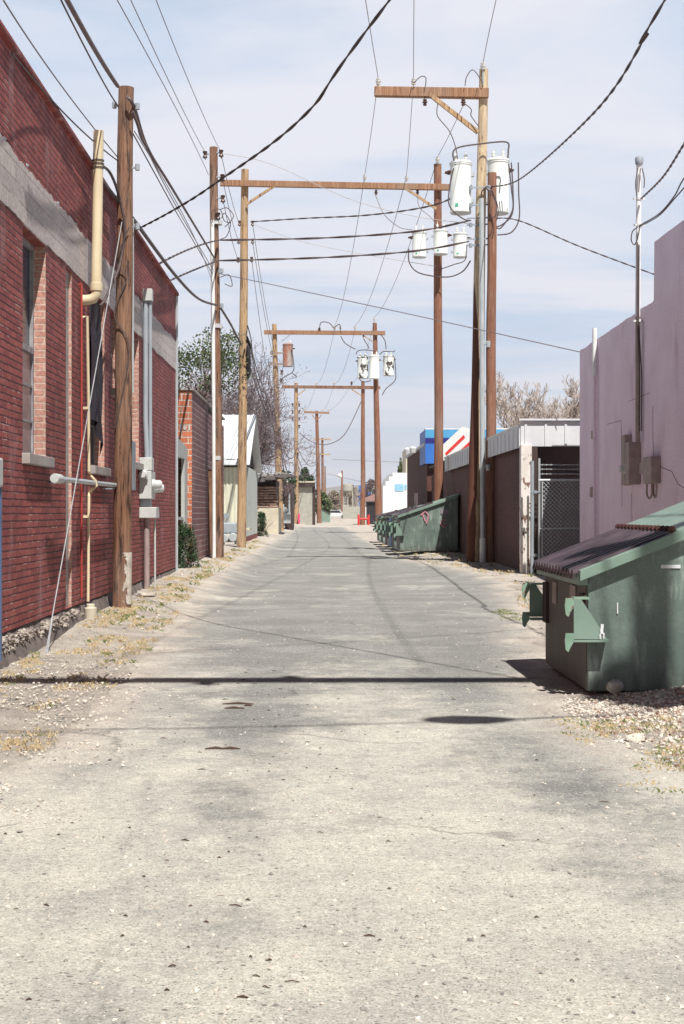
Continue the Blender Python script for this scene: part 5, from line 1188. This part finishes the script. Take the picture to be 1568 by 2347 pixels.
# ================================================================ DUMPSTERS
def dumpster(label, cat, W, hf_, depth, slope, body, loc, front=None, ribs=True, hinge=.62, detail=True):
    """local: +x runs from the alley side to the back, y across, z up; origin front near corner"""
    x0, y0, z0 = loc; t = thing('dumpster', label, cat, loc, 'dumpsters along the right side of the alley')
    hr = hf_+slope*depth; e = .0
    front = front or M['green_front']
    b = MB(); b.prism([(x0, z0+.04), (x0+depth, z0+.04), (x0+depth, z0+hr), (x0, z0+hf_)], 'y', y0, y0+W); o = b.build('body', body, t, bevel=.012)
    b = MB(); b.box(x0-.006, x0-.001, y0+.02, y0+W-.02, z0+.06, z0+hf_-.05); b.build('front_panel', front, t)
    # rim angle
    b = MB(); rim = .10; sl_ = slope
    for ya, yb in ((y0-.085, y0-.004), (y0+W+.004, y0+W+.085)):
        b.hexa([(x0-.07, ya, z0+hf_-rim+.06), (x0+depth, ya, z0+hr-rim+.09), (x0+depth, yb, z0+hr-rim+.09), (x0-.07, yb, z0+hf_-rim+.06)],
               [(x0-.07, ya, z0+hf_+.04), (x0+depth, ya, z0+hr+.07), (x0+depth, yb, z0+hr+.07), (x0-.07, yb, z0+hf_+.04)])
    b.box(x0-.075, x0-.007, y0-.05, y0+W+.05, z0+hf_-.07, z0+hf_+.02)
    b.build('rim', M['green_light'], t, bevel=.004)
    # lids: two ribbed panels
    for k in range(2):
        ya = y0-.03+k*(W+.06)/2+.006; yb = y0-.03+(k+1)*(W+.06)/2-.006; n_ = 7 if ribs else 4; b = MB(); prof = []
        for i in range(n_*6+1):
            u = i/(n_*6); prof.append((ya+(yb-ya)*u, .022*max(-.35, min(1, 1.6*math.cos(u*n_*2*math.pi+math.pi)))))
        xa, xb = x0-.10, x0+hinge; v = []
        for xx, lift in ((xa-.006, -.035), (xa, .0), (xb, 0.0)):
            for y, h in prof: v.append((xx, y, z0+hf_+.055+slope*(xx-x0)+h+lift+.012*math.sin((xx-xa)/(xb-xa)*3.1)*-1))
        m_ = len(prof); b.add(v, [(j*m_+i, j*m_+i+1, (j+1)*m_+i+1, (j+1)*m_+i) for j in range(2) for i in range(m_-1)])
        o = b.build('lid', M['lid'], t, fix=False); sm_ = o.modifiers.new('solid', 'SOLIDIFY'); sm_.thickness = .012; sm_.offset = -1
    # rear plate
    xa = x0+hinge+.03; b = MB(); b.hexa([(xa, y0-.02, z0+hf_+.03+slope*(xa-x0)), (x0+depth+.05, y0-.02, z0+hr+.05), (x0+depth+.05, y0+W+.02, z0+hr+.05), (xa, y0+W+.02, z0+hf_+.03+slope*(xa-x0))],
               [(xa, y0-.02, z0+hf_+.085+slope*(xa-x0)), (x0+depth+.05, y0-.02, z0+hr+.105), (x0+depth+.05, y0+W+.02, z0+hr+.105), (xa, y0+W+.02, z0+hf_+.085+slope*(xa-x0))]); b.build('rear_plate', M['green_light'], t, bevel=.01)
    b = MB(); b.tube([(xa-.02, y0-.02, z0+hf_+.085+slope*(xa-x0)), (xa-.02, y0+W+.02, z0+hf_+.085+slope*(xa-x0))], .012, 8)
    for i in range(15): y = y0+.03+i*(W-.06)/14; b.lathe([(.026, -.022), (.026, .022)], (xa-.02, y, z0+hf_+.085+slope*(xa-x0)), 8, 'y')
    b.build('hinge', M['rust'], t, fix=False)
    # fork pockets
    zp = z0+hf_*.49; ph = hf_*.32
    for s, yb in ((-1, y0), (1, y0+W)):
        o1 = s*.13
        pr = MB(); pr.prism([(x0-.125, zp), (x0+.12, zp), (x0-.07, zp+ph), (x0-.125, zp+ph)], 'y', *sorted((yb+o1-.005, yb+o1+.005))); pl_ = pr.build('pocket_plate', M['green_light'], t)
        pr = MB(); a_, c_ = sorted((yb, yb+o1+s*.014)); pr.box(x0-.13, x0+.135, a_, c_, zp-.022, zp-.006); pr.build('pocket_shelf', M['green_light'], t)
        pr = MB(); a_, c_ = sorted((yb+s*.002, yb+o1-s*.006)); pr.box(x0-.12, x0-.008, a_, c_, zp+ph+.001, zp+ph+.015); pr.build('pocket_top', M['green_rust'], t)
        pr = MB(); a_, c_ = sorted((yb-s*.20, yb-s*.002)); pr.box(x0-.03, x0-.0065, a_, c_, zp-.03, zp+ph+.03); pr.build('pocket_back', M['dark_wood'], t)
        for k_, zz_ in ((1, zp+ph), (-1, zp+.03)):
            pr = MB()
            pr.prism([(x0-.185, zz_+.012), (x0-.1255, zz_+.012), (x0-.1255, zz_-.05), (x0-.15, zz_-.09), (x0-.165, zz_-.125), (x0-.185, zz_-.11), (x0-.192, zz_-.04)], 'y', *sorted((yb+o1-.010, yb+o1+.010))); pr.build('pocket_ear', M['green_rust'], t)
    return t
d1 = dumpster('big faded green dumpster with ribbed black lids, closest to the camera at right', 'dumpster', 1.98, .90, 1.45, .395, M['green'], (1.97, 10.66, 0))
b = MB(); yf = 10.655
def mk(px0, px1, py0, py1, Z=10.65): p = P(px0, py1, Z); q = P(px1, py0, Z); b.box(p.x, q.x, Z, Z+.004, p.z, q.z)
mk(1515, 1560, 1294, 1302); b.build('label_strip', M['whitepaint'], d1)
b = MB(); mk(1414, 1417, 1381, 1406); b.build('scratch_mark', M['whitepaint'], d1)
b = MB()
for px0, px1, py0, py1 in ((1377, 1384, 1430, 1440), (1376, 1383, 1440, 1453), (1374, 1378, 1453, 1464), (1382, 1386, 1450, 1464)): mk(px0, px1, py0, py1, 10.515)
b.build('paint_splash', M['whitepaint'], d1, bevel=.004)
b = MB(); b.box(1.955, 1.961, 11.1, 11.35, .66, .80); b.build('faded_sticker', M['meter_dim'], d1)
b = MB(); b.box(1.955, 1.961, 12.0, 12.2, .60, .78); b.build('faded_sticker', M['meter_dim'], d1)
d2 = dumpster('tall green dumpster with pink scrawl on its side, in front of the red pole', 'dumpster', 1.9, 1.10, 1.80, .34, M['green'], (2.43, 44.7, .12), hinge=1.0)
b = MB(); Zq = 44.68
b.tube([P(965, 1180, Zq), P(975, 1172, Zq), P(982, 1180, Zq), P(978, 1200, Zq)], .025, 5); b.tube([P(968, 1176, Zq), P(975, 1195, Zq)], .02, 5)
b.tube([P(1022, 1193, Zq), P(1014, 1190, Zq), P(1010, 1200, Zq), P(1018, 1208, Zq), P(1024, 1203, Zq), P(1017, 1200, Zq)], .025, 5); b.build('spray_scrawl', M['pinkpaint'], d2)
b = MB(); p = P(1010, 1178, Zq); q = P(1030, 1166, Zq); b.box(p.x, q.x, Zq, Zq+.01, p.z, q.z); b.build('sign_plate', mat('grey_plate', (.28, .25, .29)), d2)
dumpster('narrow green dumpster directly behind the scrawled one', 'dumpster', 1.7, 1.15, 1.7, .25, M['green'], (2.44, 48.3, .09), hinge=.8)
dumpster('blue dumpster third in the far row', 'dumpster', 1.7, 1.15, 1.7, .25, M['blue_bin'], (2.48, 51.2, .08), front=M['blue_bin'], hinge=.8)
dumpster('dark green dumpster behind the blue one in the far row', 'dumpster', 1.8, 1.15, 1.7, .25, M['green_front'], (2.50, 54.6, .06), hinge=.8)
dumpster('green dumpster last but one in the far row', 'dumpster', 1.8, 1.1, 1.7, .25, M['green'], (2.50, 58.6, .05), hinge=.8)
dumpster('farthest green dumpster at the end of the row', 'dumpster', 1.8, 1.1, 1.7, .25, M['green'], (2.52, 63.2, .05), hinge=.8)

# ================================================================ SMALL GROUND THINGS
q = P(336, 1372, 21.2); q.z = gz(q.x, q.y); b = MB(); b.lathe([(.135, 0), (.14, .015), (.13, .035), (.05, .04)], (q.x, q.y, q.z+.015), 20); simple('bucket_lid', b, M['plaster_white'], 'round off-white lid lying on the dirt beside the near pole', 'lid', q, fix=False)
q = P(208, 1416, 17.2); q.z = gz(q.x, q.y); b = MB(); b.lathe([(.07, -.03), (.075, .1), (.078, .12), (.05, .13), (.05, .165), (.045, .17)], q, 16); simple('pipe_stub', b, M['stucco_cream'], 'short cream capped pipe stub in the straw at the wall foot', 'pipe', q, fix=False)
q = P(1410, 1560, 10.3); q.z = gz(q.x, q.y)+.05; b = MB(); lump(b, q+Vector((0, 0, .05)), .06, .8, 3, 14, 10, .2); simple('rock', b, M['stone_grey'], 'rounded grey rock at the foot of the near dumpster', 'rock', q, fix=False)
q = P(1457, 1690, 8.6); q.z = gz(q.x, q.y); b = MB(); lump(b, q+Vector((0, 0, .01)), .06, .5, 8, 9, 6, .35); simple('rock', b, M['stone'], 'cream flat-topped rock lying in the rubble below the dumpster', 'rock', q, fix=False)
q = P(415, 1452, 15.4); q.z = gz(q.x, q.y); b = MB(); lump(b, q+Vector((0, 0, .01)), .035, .6, 5, 8, 6, .35); simple('rock', b, M['stone_grey'], 'small dark stone on the dirt right of the near pole', 'rock', q, fix=False)
b = MB()
for i, (x0_, z0_, x1_) in enumerate(((560, 1622, 578), (510, 1618, 582), (515, 1628, 560), (470, 1722, 520), (505, 1722, 551))):
    v = 1.37*F/(z0_-VY); a = P(x0_, z0_, v); c = P(x1_, z0_+random.uniform(-2, 3), v); b.tube([(a.x, a.y, gz(a.x, a.y)+.016), ((a.x+c.x)/2, a.y+.01, gz(a.x, a.y)+.02), (c.x, c.y, gz(c.x, c.y)+.016)], [.004, .009, .003], 6)
for i in range(110):
    y = 4+9*random.random()**1.4; x = random.uniform(-.22*y, .22*y)
    if random.random() < .5: x = random.gauss(-.42, .25)
    if x < XW+.15: continue
    l = random.uniform(.004, .009)+.02*random.random()**4; a_ = random.uniform(-.5, .5); z = gz(x, y)+.015
    b.tube([(x-l*math.cos(a_), y-l*math.sin(a_), z), (x, y+.003, z+.003), (x+l*math.cos(a_), y+l*math.sin(a_), z)], [.0015, random.uniform(.002, .0038), .0015], 5)
tag(b.build('bark_scraps', mat('bark_scrap', (.10, .06, .045)), loc=(0, 9, 0)), 'scraps of dark bark and twigs on the asphalt', 'debris', kind='stuff')

# stones
def scatter_ok(x, y): return True
bs = [MB(), MB()]
def inroad(x, y): return lerpt(LE, y) < x < lerpt(RE, y)
for i in range(15000):
    y = 3.7+16*random.random()**1.6; half = .245*y; x = random.uniform(-half*.95-.1, half+.1)
    if x < XW+.1: continue
    r = .0035+.011*random.random()**3
    if inroad(x, y) and random.random() < .80: continue
    if not inroad(x, y): r *= 1.25
    stone(bs[random.random() < .3], (x, y, gz(x, y)+.012+r*.15), r)
for i in range(3200):
    y = random.uniform(4.2, 13); x = random.uniform(-.24*y, lerpt(LE, y)+random.uniform(-.3, .7))
    if x < XW+.1 or mn.noise(Vector((x*1.3, y, 2))) < -.1: continue
    r = .006+.016*random.random()**2.5; stone(bs[random.random() < .22], (x, y, gz(x, y)+.012+r*.2), r, .6)
for i in range(1800):
    y = random.uniform(16, 45); x = random.uniform(-2.75, 4.0)
    if inroad(x, y) and random.random() < .9: continue
    r = random.uniform(.012, .035); stone(bs[random.random() < .35], (x, y, gz(x, y)+.008), r)
tag(bs[0].build('gravel', M['stone'], fix=False), 'loose pale gravel strewn over the dirt and asphalt', 'gravel', kind='stuff')
tag(bs[1].build('gravel', M['stone_grey'], fix=False), 'loose dark gravel strewn over the dirt and asphalt', 'gravel', kind='stuff')
b = MB(); b2_ = MB()
for i in range(8000):
    x = random.gauss(2.55, .55); y = random.gauss(9.2, .75)
    if x < 1.25 or y > 10.62 and x > 1.93 or y > 11.2: continue
    dens = sst(1.2, 2.2, x+.25*mn.noise(Vector((x*3, y*3, 1))))
    if random.random() > dens: continue
    r = .004+.020*random.random()**2.6; stone(b if random.random() < .72 else b2_, (x, y, gz(x, y)+r*.2), r, .8)
for i in range(900):
    x = random.gauss(1.9, .25); y = random.gauss(10.0, .3)
    if x > 1.95 and y > 10.6: continue
    r = .005+.015*random.random()**2; stone(b, (x, y, gz(x, y)+r*.3), r)
tag(b.build('rubble', M['stone'], fix=False), 'pile of broken pale rubble heaped against the near dumpster', 'rubble', kind='stuff')
tag(b2_.build('rubble', mat('reddish_rubble', (.40, .24, .17), (.24, .15, .12), 12), fix=False), 'reddish chips mixed in the rubble by the dumpster', 'rubble', kind='stuff')
# dry grass
def tuft(b, x, y, h, n, spread):
    z = gz(x, y)+.002
    for k in range(n):
        a = random.uniform(0, 6.28); d = random.uniform(0, spread); px, py = x+d*math.cos(a), y+d*math.sin(a)
        l = h*random.uniform(.4, 1); le = random.uniform(.2, 1.4)*l; a2 = random.uniform(0, 6.28); wd = .0035
        b.add([(px-wd, py, z), (px+wd, py, z), (px+.5*le*math.cos(a2)+wd*.6, py+.5*le*math.sin(a2), z+l*.7), (px+le*math.cos(a2), py+le*math.sin(a2), z+l*.75)], [(0, 1, 2), (0, 2, 3)])
bd, bg_ = MB(), MB()
for i in range(1900):
    y = 7.8+21*random.random()**1.3; x = random.uniform(-2.72, lerpt(LE, y)+.05)
    if mn.noise(Vector((x*1.7, y*1.1, 4))) < .05: continue
    if x < -.24*y: continue
    tuft(bd if random.random() < .85 else bg_, x, y, random.uniform(.015, .055), 9, .05)
for i in range(900):
    y = random.uniform(6.6, 9.4); x = random.uniform(1.5, 3.0)
    if mn.noise(Vector((x*2.2, y*1.6, 9))) < .08 or x > .26*y: continue
    tuft(bd if random.random() < .6 else bg_, x, y, random.uniform(.012, .04), 8, .05)
for i in range(900):
    y = random.uniform(16, 60); x = random.choice((random.uniform(-2.7, -2.1), random.uniform(lerpt(RE, y)-.1, 4.2)))
    if mn.noise(Vector((x*1.2, y*.6, 2))) < -.02: continue
    tuft(bd if random.random() < .7 else bg_, x, y, random.uniform(.03, .10), 9, .09)
for i in range(60): tuft(bg_, random.uniform(2.35, 2.6), random.uniform(18, 20), .04, 8, .1)
tag(bd.build('dry_grass', M['straw'], fix=False), 'dry straw-coloured grass along the alley edges', 'grass', kind='stuff')
tag(bg_.build('green_grass', M['grass'], fix=False), 'sparse green weeds along the alley edges', 'grass', kind='stuff')

# ================================================================ VEGETATION
def leafcloud(b, c, rad, n, s, seed=0, shell=.3):
    c = Vector(c)
    for i in range(n):
        d = Vector((random.gauss(0, 1), random.gauss(0, 1), random.gauss(0, 1))).normalized()*(random.random()**shell)
        p = c+Vector((d.x*rad[0], d.y*rad[1], d.z*rad[2]))
        a = Vector((random.gauss(0, 1), random.gauss(0, 1), random.gauss(0, 1))).normalized()*s*random.uniform(.6, 1.3)
        e = a.cross(Vector((random.gauss(0, 1), random.gauss(0, 1), random.gauss(0, 1)))).normalized()*s*.42
        b.add([p-a*.5, p+e, p+a*.5, p-e], [(0, 1, 2, 3)])
def branches(b, p, d, l, r, lev, tips, spread=.55, up=.15, seg=3, kids=3, minr=.008):
    pts = [Vector(p)]; rr = [r]; d = Vector(d).normalized()
    for i in range(seg):
        d = (d+Vector((random.gauss(0, .16), random.gauss(0, .16), random.gauss(0, .12)+up*.25))).normalized()
        pts.append(pts[-1]+d*l/seg); rr.append(max(minr, r*(1-.45*(i+1)/seg)))
    b.tube(pts, rr, 6 if lev > 2 else 3, False)
    if lev == 0: tips.append(pts[-1]); return
    for k in range(kids):
        j = random.randint(1, seg) if k else seg
        nd = (d+Vector((random.gauss(0, spread), random.gauss(0, spread), random.gauss(0, spread*.8)+up))).normalized()
        branches(b, pts[j], nd, l*random.uniform(.58, .82), rr[j]*.68, lev-1, tips, spread, up, seg, kids, minr)
def tree(name, label, base, trunk_h, r, lean, lev, ll, bark, leafm=None, nleaf=0, ls=.1, lrad=.5, kids=3, spread=.6, up=.2, nmain=4, minr=.012, zmin=0, leaf2=None):
    t = thing(name, label, 'tree', base); base = Vector(base)
    b = MB(); top = base+Vector((lean[0], lean[1], trunk_h)); b.tube([base-Vector((0, 0, .3)), base.lerp(top, .5)+Vector((.08, 0, 0)), top], [r*1.3, r, r*.8], 10); b.build('trunk', bark, t, fix=False)
    b = MB(); tips = []
    for k in range(nmain):
        a = 6.28*k/nmain+random.uniform(-.4, .4); branches(b, top-Vector((0, 0, .1*k)), (math.cos(a)*.8, math.sin(a)*.8, random.uniform(.5, 1.2)), ll, r*.62, lev, tips, spread, up, 3, kids, minr)
    b.build('branches', bark, t, fix=False)
    if leafm:
        b = MB(); bb2 = MB()
        for q in tips:
            if random.random() < .15: continue
            leafcloud(b if not leaf2 or q.z > zmin else bb2, q, (lrad, lrad, lrad*.8), nleaf, ls)
        if b.v: b.build('crown', leafm, t, fix=False)
        if bb2.v: bb2.build('dry_crown', leaf2, t, fix=False)
    return t
random.seed(21)
tree('leafy_tree', 'tree in fresh green leaf rising behind the brick building corner', (-5.3, 47, 0), 3.6, .16, (.5, 0), 3, 1.55, M['bark'], M['leaf'], 52, .085, .40, 3, .55, .40, 5, .010, 5.4, M['leaf_pod'])
random.seed(5)
tree('bare_tree', 'dense bare purple-brown tree behind the metal shed', (-5.9, 70, 0), 2.0, .22, (.2, 0), 5, 2.75, M['twig'], M['leaf_pod'], 3, .07, .40, 4, .60, .2, 5, .009)
random.seed(6)
tree('bare_tree', 'second bare tree spreading low over the shack roof', (-5.6, 84, 0), 1.6, .2, (.4, 0), 5, 2.5, M['twig'], M['leaf_pod'], 3, .07, .4, 4, .68, .14, 5, .010)
random.seed(9)
tree('bare_tree', 'large bare pale tree above the garage roof against the sky', (11.9, 78, 0), 3.7, .24, (.1, 0), 6, 2.15, M['bark_pale'], None, 0, .1, .3, 3, .58, .22, 6, .014)
random.seed(11)
def shrub(label, base, rad, n, s, m, name='shrub'):
    t = thing(name, label, 'shrub', base); base = Vector(base); b = MB(); tips = []
    for k in range(9): a = 6.28*k/9; branches(b, base, (math.cos(a)*.5, math.sin(a)*.5, 1), rad[2]*.8, .012, 2, tips, .5, .2, 2, 3, .004)
    b.build('stems', M['bark'], t, fix=False); b = MB()
    for k in range(int(n/40)):
        a = random.uniform(0, 6.28); rr = random.random()**.5; h = random.random()
        k2 = 1-.55*h; c = base+Vector((rad[0]*rr*k2*math.cos(a), rad[1]*rr*k2*math.sin(a), rad[2]*2*h)); leafcloud(b, c, (rad[0]*.25, rad[1]*.25, rad[2]*.22), 40, s)
    b.build('foliage', m, t, fix=False); return t
q = P(432, 1300, 29.6); q.z = gz(q.x, q.y)-.02
shrub('dark green leafy bush growing at the far corner of the brick building', (q.x-.06, q.y+.2, q.z), (.30, .4, .44), 4200, .035, M['leaf_dark'])
q = P(598, 1228, 68); q.z = gz(q.x, q.y); shrub('dark green bush between the metal shed and the adobe shack', q, (.35, .6, .55), 2600, .06, M['leaf_dark'])
def bushtree(label, px, py_top, py_bot, Z, wpx, m, n=2600, s=.35, name='round_tree'):
    q = P(px, py_bot, Z); q.z = gz(q.x, Z)-.1; top = P(px, py_top, Z).z; hw = wpx*Z/F/2; t = thing(name, label, 'tree', q)
    b = MB(); b.tube([q, q+Vector((0, 0, (top-q.z)*.5))], [.25, .15], 8); b.build('trunk', M['bark'], t, fix=False)
    b = MB(); h = top-q.z
    for k in range(int(n/45)):
        a = random.uniform(0, 6.28); e = random.random(); rr = random.random()**.5*math.sin(math.pi*(.18+.80*e))
        leafcloud(b, q+Vector((hw*rr*math.cos(a), hw*rr*math.sin(a), h*(.22+.74*e))), (hw*.26, hw*.26, h*.10), 45, s)
    b.build('crown', m, t, fix=False)
random.seed(14)
bushtree('dark green tree behind the grey block hut', 700, 1076, 1190, 172, 55, M['leaf_dark'], 5000, .28)
bushtree('green tree right of the grey block hut behind the far crossarm pole', 738, 1128, 1185, 200, 42, M['leaf'], 3500, .28)
bushtree('small tree seen over the adobe shack left of the third frame', 655, 1060, 1190, 120, 50, M['leaf_dark'], 1800, .2)
bushtree('small palm-like tree over the white stepped building', 918, 1056, 1190, 140, 26, M['leaf'], 1500, .2)
for i, (px, top_, Z_, wp) in enumerate(((800, 1110, 340, 60), (850, 1100, 350, 60), (765, 1125, 330, 44), (880, 1112, 360, 50))):
    bushtree(('bare brown brush tree left of the far gap', 'bare brown brush tree behind the red guard', 'low bare brush tree by the far car', 'bare brush tree beside the white building')[i], px, top_, 1190, Z_, wp, M['leaf_pod'] if i % 2 else mat('tan_brush', (.36, .30, .24), (.26, .22, .18), .6), 3800, .32)

# ---------------------------------------------------------------- air
hm = bpy.data.materials.new('haze'); hm.use_nodes = True; t = hm.node_tree; t.nodes.clear()
ho = N(t, 'ShaderNodeOutputMaterial'); pv = N(t, 'ShaderNodeVolumePrincipled'); pv.inputs['Color'].default_value = (.93, .95, 1, 1); pv.inputs['Density'].default_value = .0002; pv.inputs['Anisotropy'].default_value = .2
L(t, pv.outputs[0], ho.inputs['Volume'])
b = MB(); b.box(-2600, 2600, -310, 2700, -3, 110); tag(b.build('haze', hm), kind='stuff')
